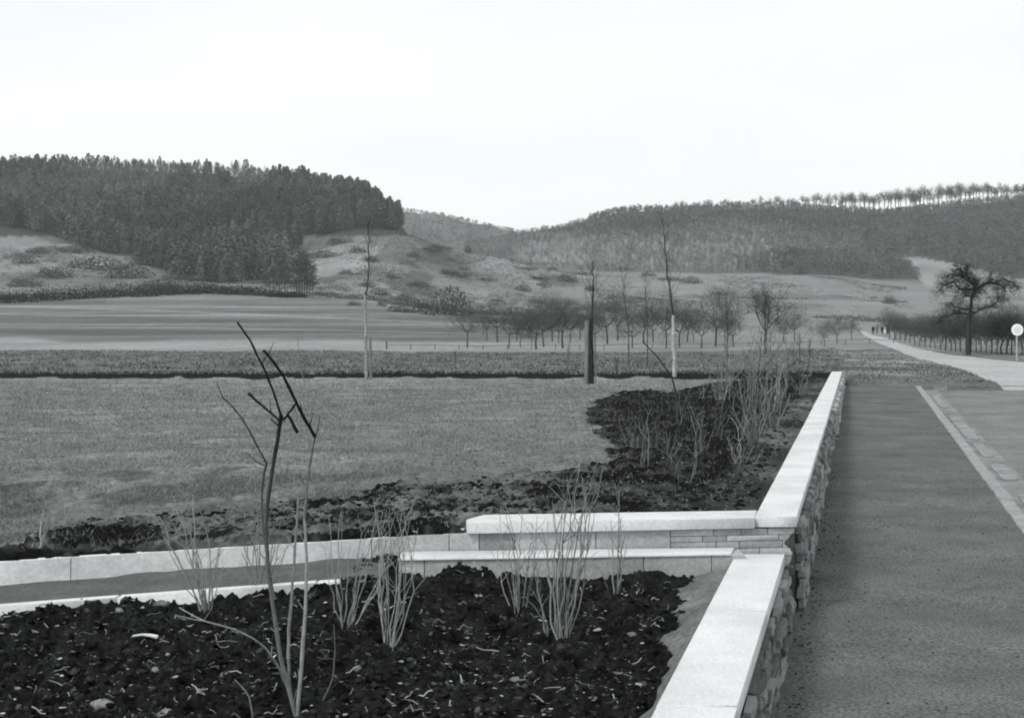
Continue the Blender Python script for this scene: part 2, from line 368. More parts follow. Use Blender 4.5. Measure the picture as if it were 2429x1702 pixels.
# ------------------------------------------------------------------ WALLS
m_cope = mat('white_limestone_coping', .54, .17, 1.4, .85, bump=.004, bscale=30, fine=.10, fscale=45)
m_face = mat('rough_quarry_stone', .36, .4, 6, .95, bump=.035, bscale=9, attr=True, fine=.25, fscale=26)
m_dress = mat('dressed_limestone_block', .40, .2, 2.5, .9, bump=.006, bscale=22, attr=True, fine=.12, fscale=40)
m_core = mat('mortar', .06, .3, 6, .95, bump=.01)
def stone_mesh(seed):
    """rough faced block: unit length along Y, unit height, face towards +X at 0"""
    r = np.random.RandomState(seed); ny, nz = 8, 4
    ys = np.linspace(-.5, .5, ny)[:, None]+r.uniform(-.035, .035, (ny, nz))+np.linspace(-.05, .05, nz)[None]*r.uniform(-1, 1); zs = np.linspace(0, 1, nz)[None]+r.uniform(-.06, .06, (ny, nz))
    ys[0] = -.495; ys[-1] = .495; zs[:, 0] = .0+r.uniform(0, .08, ny); zs[:, -1] = 1-r.uniform(0, .08, ny)
    edge = np.ones((ny, nz)); edge[0] = edge[-1] = .75; edge[:, 0] *= .92; edge[:, -1] *= .85
    rid = np.clip(np.cumsum(r.normal(0, .22, (ny, 1)), 0)+.45, 0, .9)+r.rand(ny, nz)*.3
    xs = edge*(.25+rid)-.3+np.linspace(-.2, .2, ny)[:, None]*r.uniform(-1, 1)
    v = np.stack([xs, ys, zs], -1); b = v.copy(); b[..., 0] = -1.6
    mb = MB(); mb.add(v.reshape(-1, 3), grid_faces(ny, nz))
    def side(a, bb):
        k = len(a); i = np.arange(k-1); mb.add(np.vstack([a, bb]), np.stack([i, i+1, i+1+k, i+k], 1))
    side(v[0][::-1], b[0][::-1]); side(v[-1], b[-1]); side(v[:, 0], b[:, 0]); side(v[:, -1][::-1], b[:, -1][::-1])
    return mb
SM = []
for s in range(12):
    for tn in (.6, 1.0, 1.35):
        q = stone_mesh(s); q.t = [np.full(len(a), tn) for a in q.t]; SM.append(q.mesh('stone', m_face))
def face_stones(parent, y0, y1, ztop, c_top, c_base, nmax=300):
    """courses of facing stones on the pavement side of a lateral wall"""
    ang = -math.atan(.2425); n = 0; rest = MB(); row = 0
    rows = []
    z = ztop
    base_z = lambda yy_: HC-pavH(yy_)
    while z > HC-2.42 and row < 14:
        h = random.uniform(.05, .105); rows.append((z-h, h)); z -= h; row += 1
    cand = []
    for (zb, h) in rows:
        yy_ = y0+random.uniform(0, .1)
        while yy_ < y1-.05:
            L = min(random.uniform(.22, .62), y1-yy_)
            if zb+h > base_z(yy_)+.01: cand.append((yy_+L/2, L, zb, h))
            yy_ += L
    cand.sort()
    for i, (yc, L, zb, h) in enumerate(cand):
        t = (ztop-zb-h/2)/.6; c = c_top+.01+(c_base-c_top)*min(t, 1); c += random.uniform(-.008, .016)
        me = random.choice(SM)
        if i < nmax:
            o = bpy.data.objects.new('stone', me); C.objects.link(o); o.parent = parent
            o.location = (c+.2425*yc, yc, zb); o.scale = (random.uniform(.018, .036), L*.975, h*.94)
            o.rotation_euler = (random.uniform(-.05, .05), random.uniform(-.15, .15), ang+random.uniform(-.025, .025))
        else:
            co = np.empty(len(me.vertices)*3, np.float32); me.vertices.foreach_get('co', co); co = co.reshape(-1, 3)*[.07, L*.98, h*.97]
            ca, sa = math.cos(ang), math.sin(ang)
            co = np.c_[co[:, 0]*ca-co[:, 1]*sa+c+.2425*yc, co[:, 0]*sa+co[:, 1]*ca+yc, co[:, 2]+zb]
            fs = np.array([p.vertices[:] for p in me.polygons]); rest.add(co, fs, random.uniform(.75, 1.3))
    if rest.n: tag(rest.build('stone', m_face, parent), kind='stuff')
def coping(parent, y0, y1, cl, cr, H, L0, th=.085, name='coping_slab'):
    y = y0; first = True
    while y < y1-.05:
        L = L0 if not first or True else L0
        if y+L > y1-.4: L = y1-y
        a, b = y, y+L-.007; j = random.uniform(-.002, .002); h = HC-H+random.uniform(-.002, .002)
        mb = MB(); prism(mb, [(cl+j+.2425*a, a), (cr+j+.2425*a, a), (cr+j+.2425*b, b), (cl+j+.2425*b, b)], h-th, h, .006)
        mb.build(name, m_cope, parent); y += L; first = False
lower = empty('low_stone_wall', (0, 0, 0), 'low stone wall with wide white coping, nearest stretch beside the pavement', 'wall')
coping(lower, 4.27, 10.60, -.898, -.535, 1.71, 2.1, .09)
mb = MB(); 
for (a, b) in ((4.3, 10.6),):
    prism(mb, [(-.88+.2425*a, a), (-.54+.2425*a, a), (-.54+.2425*b, b), (-.88+.2425*b, b)], HC-2.5, HC-1.802, .001)
mb.build('wall_core', m_core, lower)
face_stones(lower, 4.5, 10.66, HC-1.803, -.525, -.455)
upper = empty('low_stone_wall', (0, 0, 0), 'long low stone wall with white coping running away beside the pavement, one step higher', 'wall')
coping(upper, 10.67, 43.4, -.766, -.4525, 1.449, 2.35, .075)
mb = MB(); a, b = 10.71, 43.35
prism(mb, [(-.745+.2425*a, a), (-.47+.2425*a, a), (-.47+.2425*b, b), (-.745+.2425*b, b)], HC-2.5, HC-1.526, .001)
mb.build('wall_core', m_core, upper)
face_stones(upper, 10.74, 43.3, HC-1.527, -.44, -.415, 300)

# block faces: upper cross wall, planter wall
def blocks(parent, edges, yfront, ztop, zbot, depth, tones, name='stone', m=None, rough=.004):
    """edges: x positions of the joints; yfront, ztop, zbot: functions of x"""
    for i in range(len(edges)-1):
        a, b = edges[i]+.003, edges[i+1]-.003
        n = max(2, int((b-a)/.12)+1); nz = 4
        xs = np.linspace(a, b, n)[:, None]*np.ones((1, nz)); t = np.linspace(0, 1, nz)[None]
        zt, zb = ztop(xs), zbot(xs); zz = zb+(zt-zb)*t
        yf = yfront(xs)+(fbm(xs*6, zz*9, 100+i)-.5)*rough*2+np.where((t == 0)+(t == 1)+(xs == a)+(xs == b) > 0, .006, 0)
        fr = np.stack([xs, yf, zz], -1); bk = fr.copy(); bk[..., 1] = yfront(xs)+depth
        mb = MB(); tn = tones[i % len(tones)]
        mb.add(fr.reshape(-1, 3), grid_faces(n, nz), tn); mb.add(bk.reshape(-1, 3), grid_faces(n, nz)[:, ::-1], tn)
        def side(p, q):
            k = len(p); ii = np.arange(k-1); mb.add(np.vstack([p, q]), np.stack([ii, ii+1, ii+1+k, ii+k], 1), tn)
        side(fr[:, -1], bk[:, -1]); side(fr[:, 0][::-1], bk[:, 0][::-1]); side(fr[0], bk[0]); side(fr[-1][::-1], bk[-1][::-1])
        mb.build(name, m or m_dress, parent)
cross = empty('cross_wall', (0, 0, 0), 'upper dressed stone cross wall meeting the long wall, its left part bare of coping', 'wall')
# coping with a chamfered left end
xr = 1.815; zc = HC-1.449
mb = MB(); prism(mb, [(-.325, cross_Y(-.325)-.03), (xr, cross_Y(xr)-.03), (xr+.095, cross_Y(xr)+.40), (-.22, cross_Y(-.22)+.40), (-.34, cross_Y(-.34)+.16)], zc-.078, zc, .006)
mb.build('coping_slab', m_cope, cross)
ztx = lambda x: HC-np.interp(x, [-9, -3.6, -.6, 0, 3], [1.90, 1.672, 1.540, 1.529, 1.529])
zbx = lambda x: HC-2.45+0*x
E = [-8.6, -6.9, -5.2, -3.12, -1.02, -.46, -.24, .02, .62, 1.18]
m_white = mat('pale_limestone_block', .60, .2, 3, .85, bump=.005, bscale=24, attr=True, fine=.10, fscale=34)
blocks(cross, E[:5], cross_Y, ztx, zbx, .09, [1.0, .97, 1.02, .9], m=m_white)
blocks(cross, E[4:], cross_Y, ztx, zbx, .30, [.98, 1.0, .62, .95, .85], m=m_dress)
# rough coursed end of the cross wall and of the long wall, below the coping
zz = HC-1.53
for k in range(5):
    h = [.05, .045, .055, .06, .08][k]; x = 1.18
    while x < 1.83+.42:
        L = random.uniform(.16, .42); x2 = min(x+L, 2.13)
        if x2-x > .05:
            blocks(cross, [x, x2], lambda q: cross_Y(q)+random.uniform(-.012, .012)*0+.0, lambda q: zz-.004+0*q, lambda q, h=h: zz-h+0*q, .25, [random.uniform(.6, 1.05)], m=m_dress, rough=.016)
        x = x2
        if x >= 2.1: break
    zz -= h
planter = empty('planter_wall', (0, 0, 0), 'low planter wall with a pale top ledge at the back of the dark bed', 'wall')
pY = lambda x: 10.02+.135*(x+.8)
zp = lambda x: HC-1.665-.008*(x+.8)
blocks(planter, [-.80, -.62, .32, .95, 1.45, 1.70], pY, zp, lambda x: HC-2.3+0*x, .27, [1.25, 1.05, .85, .92, .9])
mb = MB(); xa, xb = -.80, 1.65
prism(mb, [(xa, pY(xa)-.012), (xb-.06, pY(xb)-.012), (xb+.02, cross_Y(xb)-.01), (xa, cross_Y(xa)-.01)], [zp(xa)+.002, zp(xb)+.002]*1+[zp(xb)+.002, zp(xa)+.002], [zp(xa)+.014, zp(xb)+.014, zp(xb)+.014, zp(xa)+.014], .004)
mb.build('top_ledge', m_cope, planter)

# sloping path between the cross wall and the front edging
m_path = mat('path_grit', .10, .2, 3, .95, bump=.01, bscale=25, fine=.25, fscale=40)
pathH = lambda x: np.interp(x, [-9, -3.6, -1.9, -.8], [2.10, 1.846, 1.745, 1.70])
kY = lambda x: np.interp(x, [-9, -3.3, -.8], [8.7, 9.08, 9.42])
xs = np.linspace(-9, -.90, 120); T = np.linspace(0, 1, 24)[None]
PX = xs[:, None]+0*T; PYY = kY(PX)*(1-T)+(cross_Y(PX)+.02)*T
PZ = HC-pathH(PX)+(fbm(PX*4, PYY*4, 120)-.5)*.03+.05*ss(.8, 1, T)*(fbm(PX*3, PYY*0, 121)-.2)
mb = MB(); mb.add(np.stack([PX, PYY, PZ], -1).reshape(-1, 3), grid_faces(120, 24))
tag(mb.build('path', m_path, smooth=True), kind='structure')
edging = empty('path_edging', (0, 0, 0), 'thin white stone edging along the near side of the sloping path', 'edging')
x = -8.8
while x < -1.15:
    b = min(x+1.25, -1.10); a = x+.004
    mb = MB(); zt = [HC-pathH(a)+.035, HC-pathH(b)+.035]
    prism(mb, [(a, kY(a)-.09), (b, kY(b)-.09), (b, kY(b)), (a, kY(a))], [zt[0]-.3, zt[1]-.3, zt[1]-.3, zt[0]-.3], [zt[0], zt[1], zt[1], zt[0]], .006)
    mb.build('edging_stone', m_cope, edging); x = b+.004

# ------------------------------------------------------------------ NEAR BED
m_soil = mat('dark_garden_soil', .014, .95, 7, .95, bump=.03, bscale=16, fine=.4, fscale=45)
ny, nx = 420, 560
vY = 4.3+(10.4-4.3)*np.linspace(0, 1, ny)**1.0
S = np.linspace(0, 1, nx)[:, None]; BY = np.broadcast_to(vY, (nx, ny)); xr_ = .2425*BY-.93; BX = -4.6+(xr_+4.6)*S
def bedH(x, Y):
    lf = 1-ss(-1.0, -.45, x); k = ss(7.7, 8.9, Y)
    h = 1.905+np.interp(x, [-4.6, -3.2, -1.5, 0, 2], [.05, .03, 0, -.01, 0])
    h = h+(np.interp(x, [-9, -3.6, -1.9, -.8], [2.10, 1.846, 1.745, 1.70])+.025-h)*k*lf-.075*ss(8.6, 9.7, Y)*(1-lf)
    h = h+.05*ss(-1.3, -1.0, x-.2425*Y)
    h = h-.05*np.exp(-((x+.35)/.22)**2-((Y-9.75)/.2)**2)*2.2
    return h
def clods(x, Y):
    r = fbm(x*2.1, Y*2.1, 131, 3); r2 = 1-abs(2*fbm(x*7, Y*7, 132, 3)-1); r3 = 1-abs(2*vn(x*22, Y*22, 133)-1)
    return (r-.5)*.13+(r2-.75)*.13+(r3-.5)*.04+(vn(x*48, Y*48, 134)-.5)*.022
BZ = HC-bedH(BX, BY)+clods(BX, BY)*(1-.7*ss(.97, 1, S))
BZ = np.where((BX < -1.12)*(BY > kY(BX)-.045), HC-2.5, BZ)
mb = MB(); mb.add(np.stack([BX, BY, BZ], -1).reshape(-1, 3), grid_faces(nx, ny))
tag(mb.build('planting_bed', m_soil, smooth=True), kind='structure')
def bz(x, Y): return HC-bedH(x, Y)+clods(x, Y)
# smooth mortar haunch against the wall back
m_haunch = mat('lime_mortar_fillet', .13, .45, 3, .95, bump=.012, bscale=18, fine=.3, fscale=30)
ys = np.linspace(4.3, 10.3, 120)[None]; T = np.linspace(0, 1, 14)[:, None]
cout = -1.06-.12*ss(7.5, 9.2, ys)-.25*ss(9.0, 10.0, ys)+(fbm(ys*2.6, ys*0+1, 140)-.5)*.2
cc = -.892+(cout+.892)*T; hx = cc+.2425*ys
hz = HC-(1.765+.125*T**1.1)+(fbm(hx*5, ys*5+0*hx, 141)-.5)*.02+.0*ys
hz = hz-.10*(T > .95)
mb = MB(); mb.add(np.stack([hx, ys+0*hx, hz], -1).reshape(-1, 3), grid_faces(14, 120))
haunch = mb.build('mortar_fillet', m_haunch, lower, smooth=True)

# litter on the bed, clods, stones
def scatter_pts(n, seed, y0=5.6, y1=10.0):
    r = np.random.RandomState(seed); Yp = y0+(y1-y0)*r.rand(n)**1.1; xl = np.maximum(-4.4, -.42*Yp)
    xx = xl+(.2425*Yp-1.05-xl)*r.rand(n)
    ok = ~((Yp > kY(xx)-.12)*(xx < -.75))*(Yp < 9.95)
    return xx[ok], Yp[ok], r
m_leaf = mat('dead_leaf', .30, .35, 8, .8, attr=True)
xx, yp, r = scatter_pts(8500, 150); mb = MB()
for x, Yp in zip(xx, yp):
    if vn(np.array(x*1.4), np.array(Yp*1.4), 151) < r.uniform(.25, .7): continue
    s = r.uniform(.005, .019)*(2.0 if r.rand() < .06 else 1); a = r.uniform(0, 6.28); z = float(bz(x, Yp))+.006
    n = 6; th = np.arange(n)*2*math.pi/n+a; k = s*r.uniform(.5, 1.2, n)
    v = np.c_[x+k*np.cos(th), Yp+k*np.sin(th)*.8, z+r.uniform(-.2, 1.3)*k*np.cos(th+r.uniform(0, 3))+r.uniform(0, 1)*k]
    mb.add(np.vstack([v, [x, Yp, z+.002]]), [(i, (i+1) % n, n) for i in range(n)], r.uniform(.15, 1.3)*(1 if r.rand() < .6 else .35))
tag(mb.build('leaf_litter', m_leaf), 'pale dead leaves and scraps strewn over the dark bed', 'leaf litter', kind='stuff')
xx, yp, r = scatter_pts(620, 160); mb = MB()
for x, Yp in zip(xx, yp):
    z = float(bz(x, Yp))+.008; L = r.uniform(.02, .09)*(2.2 if r.rand() < .12 else 1); a = r.uniform(0, 6.28); p = []
    q0, q1 = x, Yp
    for k in range(4): p.append((q0, q1, z+.012*k*r.uniform(-.3, 1))); q0 += L/3*math.cos(a); q1 += L/3*math.sin(a); a += r.uniform(-.5, .5)
    tube(mb, p, r.uniform(.0012, .0042), 4, r.uniform(.3, 1.2))
tag(mb.build('twig_litter', m_leaf), 'short broken twigs and stalks scattered over the dark bed', 'twig litter', kind='stuff')
def blob(mb, c, s, seed, tone=1.0, n=8, m_=5, rough=.35):
    r = np.random.RandomState(seed); th = np.arange(n)*2*math.pi/n; ph = np.linspace(.15, math.pi-.15, m_)
    R = 1-rough/2+rough*r.rand(m_, n)
    v = np.stack([np.sin(ph)[:, None]*np.cos(th)*R*s[0], np.sin(ph)[:, None]*np.sin(th)*R*s[1], np.cos(ph)[:, None]*R*s[2]], -1)+c
    i = np.arange(m_-1)[:, None]*n; j = np.arange(n)[None]
    mb.add(v.reshape(-1, 3), np.stack([i+j, i+n+j, i+n+(j+1) % n, i+(j+1) % n], -1).reshape(-1, 4), tone)
    mb.add(v[0], [list(range(n))], tone); mb.add(v[-1], [list(range(n))[::-1]], tone)
mb = MB(); m_clod = mat('crumbly_soil', .012, .6, 12, .95, bump=.02, bscale=30, attr=True); xx, yp, r = scatter_pts(3200, 170)
for i, (x, Yp) in enumerate(zip(xx, yp)):
    s = r.uniform(.008, .028)*(1.4 if r.rand() < .06 else 1)*.8; blob(mb, (x, Yp, float(bz(x, Yp))+s*.2), (s*r.uniform(.8, 1.5), s, s*.7), i, r.choice([.7, 1, 1.5, 2.4, 4]), 6, 4, .9)
tag(mb.build('soil_clods', m_clod), 'dark crumbly clods of soil lying on the bed', 'soil clods', kind='stuff')
m_pebble = mat('pale_stone', .22, .5, 22, .85, bump=.004, attr=True)
def bed_hit(px, py):
    Ys = np.linspace(5.5, 10.3, 900); x = (px-CX)/F*Ys; p = HY+F*(HC-bz(x, Ys))/Ys
    k = np.argmax(p < py); return x[k], Ys[k], float(bz(x[k], Ys[k]))
for (px, py, sx, sz, tn, lab) in [(245,1675,.062,.028,1.0,'largest pale flat stone in the dark bed, at the lower left'),(283,1448,.03,.018,.8,'small pale stone standing by the back of the bed'),
        (385,1432,.055,.026,.6,'pale rough stone half buried at the back edge of the bed'),(395,1690,.055,.02,.9,'flat pale stone beside the largest one at the bottom edge'),
        (397,1555,.02,.011,.9,'small light stone in mid bed behind the round pair'),(368,1590,.02,.018,.9,'round light stone just in front of a smaller light one'),(1500,1505,.03,.014,.6,'grey stone in the bed close to the wall fillet'),
        (850,1585,.026,.022,.55,'grey stone between the big shrub and the middle of the bed')]:
    x, Yp, z = bed_hit(px, py); mb = MB(); blob(mb, (0, 0, 0), (sx, sx*.7, sz), int(px), tn, 9, 6, .55)
    tag(mb.build('stone', m_pebble, loc=(x, Yp, z-sz*.1)), lab, 'stone')
x, Yp, z = bed_hit(345, 1516); mb = MB(); tube(mb, [(-.075, 0, 0), (-.02, .01, .006), (.03, 0, .004), (.075, -.01, -.004)], [.006, .008, .011, .013], 7, 1.8)
tag(mb.build('stick', m_leaf, loc=(x, Yp, z+.02)), 'short bright white piece of wood lying on the dark bed', 'stick')

mb = MB(); r = np.random.RandomState(181)
for i in range(1000):
    Yp = r.uniform(5.5, 20)**1.0; near = r.rand() < .6; c = -.42+abs(r.normal(0, .10)) if near else r.uniform(-.4, 1.65)
    s = r.uniform(.003, .009)*(1.8 if near and r.rand() < .15 else 1); blob(mb, (c+.2425*Yp, Yp, HC-pavH(Yp)+s*.4), (s*1.3, s, s*.7), i, r.choice([.45, .7, 1.2, 1.6]), 5, 3)
tag(mb.build('grit', mat('path_grit_stones', .10, .2, 20, .9, attr=True)), 'loose grit and crumbs of stone on the pavement, thickest at the wall foot', 'grit', kind='stuff')

# ------------------------------------------------------------------ SHRUBS
m_twig = mat('grey_shrub_bark', .25, .3, 30, .8, attr=True)
m_dark = mat('dark_shrub_bark', .014, .4, 30, .8, attr=True)
def bend(p0, p1, n, amp, r):
    p0, p1 = np.array(p0, float), np.array(p1, float); t = np.linspace(0, 1, n)[:, None]
    d = np.linalg.norm(p1-p0); o = r.normal(0, amp*d, 3)*[1, 1, .2]
    o2 = r.normal(0, amp*d*.35, (n, 3)); o2[0] = 0; o2[-1] = 0
    return p0+(p1-p0)*t+o*np.sin(t*math.pi)+o2
def shrub(base, tips, rad, label, seed, mats=(None,), twigs=2, spread_y=.1, amp=.03, sides=5, group=None, name='bare_shrub', tone=(.8, 1.3), tw=.3):
    """base: world point; tips: offsets (dx, dz) of the stem ends"""
    r = np.random.RandomState(seed); root = empty(name, base, label, 'shrub', group)
    for (dx, dz, bx) in tips:
        mb = MB(); e = np.array([dx, r.uniform(-spread_y, spread_y)+0, dz]); s0 = np.array([bx, r.uniform(-.02, .02), -.04])
        p = bend(s0, e, 8, amp, r); rr = rad*r.uniform(.7, 1.15)
        rads = np.linspace(rr, rr*.45, 8); rads[3] *= 1.12
        tn = r.uniform(*tone); tube(mb, p, rads, sides, tn)
        for k in range(r.randint(0, twigs+1) if twigs else 0):
            q = p[r.randint(3, 7)]; L = dz*r.uniform(.12, tw); a = r.uniform(-.9, .9)
            e2 = q+np.array([L*math.sin(a), r.uniform(-.3, .3)*L, L*abs(math.cos(a))])
            tube(mb, bend(q, e2, 4, .04, r), np.linspace(rr*.5, rr*.25, 4), 4, tn)
        mb.build('stem', mats[r.randint(len(mats))] or m_twig, root)
    return root
def bed_shrub(px, py, tips_px, label, seed, rad=.0055, **k):
    x, Y_, z = bed_hit(px, py); s = Y_/F
    rj = random.Random(seed*7); tips_px = tips_px+[(tx+rj.uniform(-16, 16), ty+rj.uniform(-10, 90), bx+rj.uniform(-7, 7)) for tx, ty, bx in tips_px[::2]]
    return shrub((x, Y_, z), [((tx-px)*s, (py-ty)*s, (bx-px)*s) for (tx, ty, bx) in tips_px], rad*.82, label, seed, twigs=4, amp=.035, **k)
G = None
bed_shrub(488, 1445, [(372,1225,480),(400,1180,484),(418,1178,486),(432,1185,488),(452,1178,490),(468,1260,492),(385,1285,482),(458,1200,495),(528,1275,494),(540,1268,496),(440,1290,488),(497,1330,492)], 'fan of pale cut stems in front of the white edging, left of the tall shrub', 1, .0055)
bed_shrub(622, 1402, [(588,1190,612),(607,1160,616),(600,1230,615),(640,1200,622),(655,1215,628),(668,1230,630),(575,1310,612),(648,1280,625),(690,1290,630),(614,1175,618)], 'bare shrub close behind the tall dark shrub, by the path edging', 2, .005, tone=(.4, .9))
bed_shrub(820, 1490, [(780,1230,814),(850,1235,820),(895,1205,826),(920,1205,828),(940,1215,832),(905,1260,826),(870,1260,824),(830,1300,818),(808,1215,812),(960,1250,834)], 'clump of thin stems leaning right, with a narrow pale foot', 3, .0048)
bed_shrub(924, 1528, [(905,1215,914),(925,1200,918),(940,1225,922),(955,1200,926),(900,1320,912),(978,1200,936),(962,1205,932),(945,1300,930),(990,1255,938),(915,1260,914)], 'upright bundle of pale stems right of the leaning clump', 4, .0052)
bed_shrub(1232, 1442, [(1198,1195,1222),(1178,1290,1216),(1188,1205,1224),(1240,1205,1230),(1262,1240,1236),(1275,1230,1240),(1215,1310,1222),(1290,1300,1244),(1208,1250,1226)], 'bare shrub with spreading thin twigs in front of the planter wall', 5, .005, tone=(.55, 1.2))
bed_shrub(1340, 1500, [(1262,1330,1300),(1335,1125,1318),(1352,1150,1326),(1375,1110,1335),(1355,1120,1330),(1392,1180,1340),(1428,1110,1345),(1414,1160,1350),(1300,1240,1322),(1405,1250,1348),(1310,1190,1324),(1240,1400,1300),(1368,1230,1338),(1325,1300,1328),(1382,1140,1342)], 'largest many-stemmed bare shrub of the bed, in front of the white cross coping', 6, .0062, tone=(.4, 1.2))
bed_shrub(1464, 1408, [(1460,1195,1462),(1452,1260,1458),(1474,1230,1466),(1486,1280,1470),(1440,1290,1456),(1466,1160,1464)], 'small upright shrub of the near bed, closest to the long wall', 7, .0055, tone=(.5, 1.1))
# the tall pruned shrub in front
bx_, bY_, bz_ = bed_hit(703, 1696)
tall = empty('tall_shrub', (bx_, bY_, bz_), 'tall pruned shrub with black forked upper branches, nearest the camera', 'shrub')
def stem(pts, r0, r1, m, tone=1.0, dy=0, name='branch', dy1=None, tone1=None):
    n = len(pts); s = bY_/F; q = []
    dd = np.linspace(dy, dy if dy1 is None else dy1, n)
    for (px, py), d in zip(pts, dd):
        Yq = bY_+d; w_ = W(px, py, Yq); q.append((w_[0]-bx_, w_[1]-bY_, w_[2]-bz_))
    q = np.array(q); t = np.linspace(0, n-1, (n-1)*3+1); q = np.stack([np.interp(t, np.arange(n), q[:, k]) for k in range(3)], 1)
    q[1:-1] = (q[:-2]+q[1:-1]*2+q[2:])/4; q[1:-1] += rs.normal(0, .0012, q[1:-1].shape)
    rr = np.linspace(r0, r1, len(q))*(1+.14*(np.arange(len(q)) % 4 == 0))
    mb = MB(); tn = np.repeat(np.linspace(tone, tone if tone1 is None else tone1, len(q)), 7); tube(mb, q, rr, 7, tn, cap=False)
    for k in range(2, len(q)-1, 2):
        d = rs.normal(0, 1, 3); d[2] = abs(d[2])+.6; d /= np.linalg.norm(d); L = rs.choice([.012, .015, .02, .07])
        tube(mb, [q[k], q[k]+d*L*.5, q[k]+d*L+[0, 0, L*.1]], [rr[k]*.45, rr[k]*.3, rr[k]*.15], 4, tn[k*7])
    return mb.build(name, m, tall, smooth=True)
m_mid = mat('brown_shrub_bark', .10, .4, 25, .8, attr=True)
stem([(703,1710),(690,1650),(665,1560),(650,1450),(640,1380),(633,1300),(632,1255)], .0115, .009, m_twig, .8, 0, 'trunk', -.05, .3)
stem([(632,1255),(634,1200),(645,1120),(658,1045),(667,985)], .009, .0095, m_twig, .3, -.05, 'trunk', -.1, .05)
stem([(667,985),(648,925),(620,862),(592,805),(563,764)], .0058, .0045, m_dark, 1.2, -.1, dy1=-.25)
stem([(672,995),(690,972),(703,955)], .006, .0055, m_dark, 1, -.1)
stem([(748,1036),(725,998),(704,957),(680,905),(655,865),(625,830)], .0085, .006, m_dark, .9, -.1, dy1=-.2)
stem([(684,985),(694,1005),(706,1026)], .0065, .009, m_dark, 1, -.1)
stem([(666,1000),(650,985),(628,967),(608,950),(590,933)], .005, .0065, m_dark, 1.1, -.1, dy1=.05)
stem([(665,1014),(655,1004),(642,994)], .0045, .003, m_dark, 1.3, -.1)
stem([(748,1036),(738,1085),(728,1150),(722,1230)], .0035, .0065, m_twig, .3, -.1, dy1=0, tone1=.9)
stem([(722,1230),(728,1320),(724,1450),(715,1580),(704,1706)], .0065, .0105, m_twig, 1.1, 0)
stem([(708,1180),(703,1260),(694,1380),(685,1500),(684,1560)], .005, .0085, m_twig, 1.0, .05, dy1=.05)
stem([(684,1560),(686,1620),(700,1704)], .0075, .008, m_mid, 1.6, .05, dy1=0)
stem([(652,1420),(640,1360),(624,1260),(620,1180),(626,1120),(633,1100)], .006, .0055, m_twig, .6, .05, tone1=.13)
stem([(633,1100),(612,1060),(582,1002),(550,962),(525,940),(515,905)], .005, .0022, m_dark, 2.5, .05, dy1=.15)
stem([(628,1103),(610,1096),(592,1080)], .003, .0018, m_dark, 2.8, .05)
stem([(750,1030),(758,1000),(757,985)], .0028, .0015, m_dark, 3, -.1)
stem([(735,990),(748,940),(758,915)], .0018, .0012, m_mid, 1.3, .1)
stem([(720,960),(722,910),(712,860),(706,800)], .002, .0014, m_twig, .8, .2)
stem([(680,1625),(655,1570),(620,1525),(560,1492),(480,1472),(415,1458)], .0065, .003, m_twig, .95, 0, dy1=-.35)
stem([(560,1492),(500,1478),(455,1458),(425,1440)], .004, .0025, m_twig, 1.0, -.2, dy1=-.1)
stem([(703,1702),(728,1680),(745,1712)], .005, .004, m_twig, .9, -.05)
stem([(745,1705),(775,1640),(790,1610),(795,1540),(792,1480)], .005, .002, m_twig, .6, .1)
stem([(600,1702),(592,1650),(556,1610)], .004, .003, m_twig, .7, -.1)
stem([(800,1702),(850,1665),(905,1650),(960,1648),(1005,1650)], .006, .004, m_twig, .7, .1, dy1=.35)
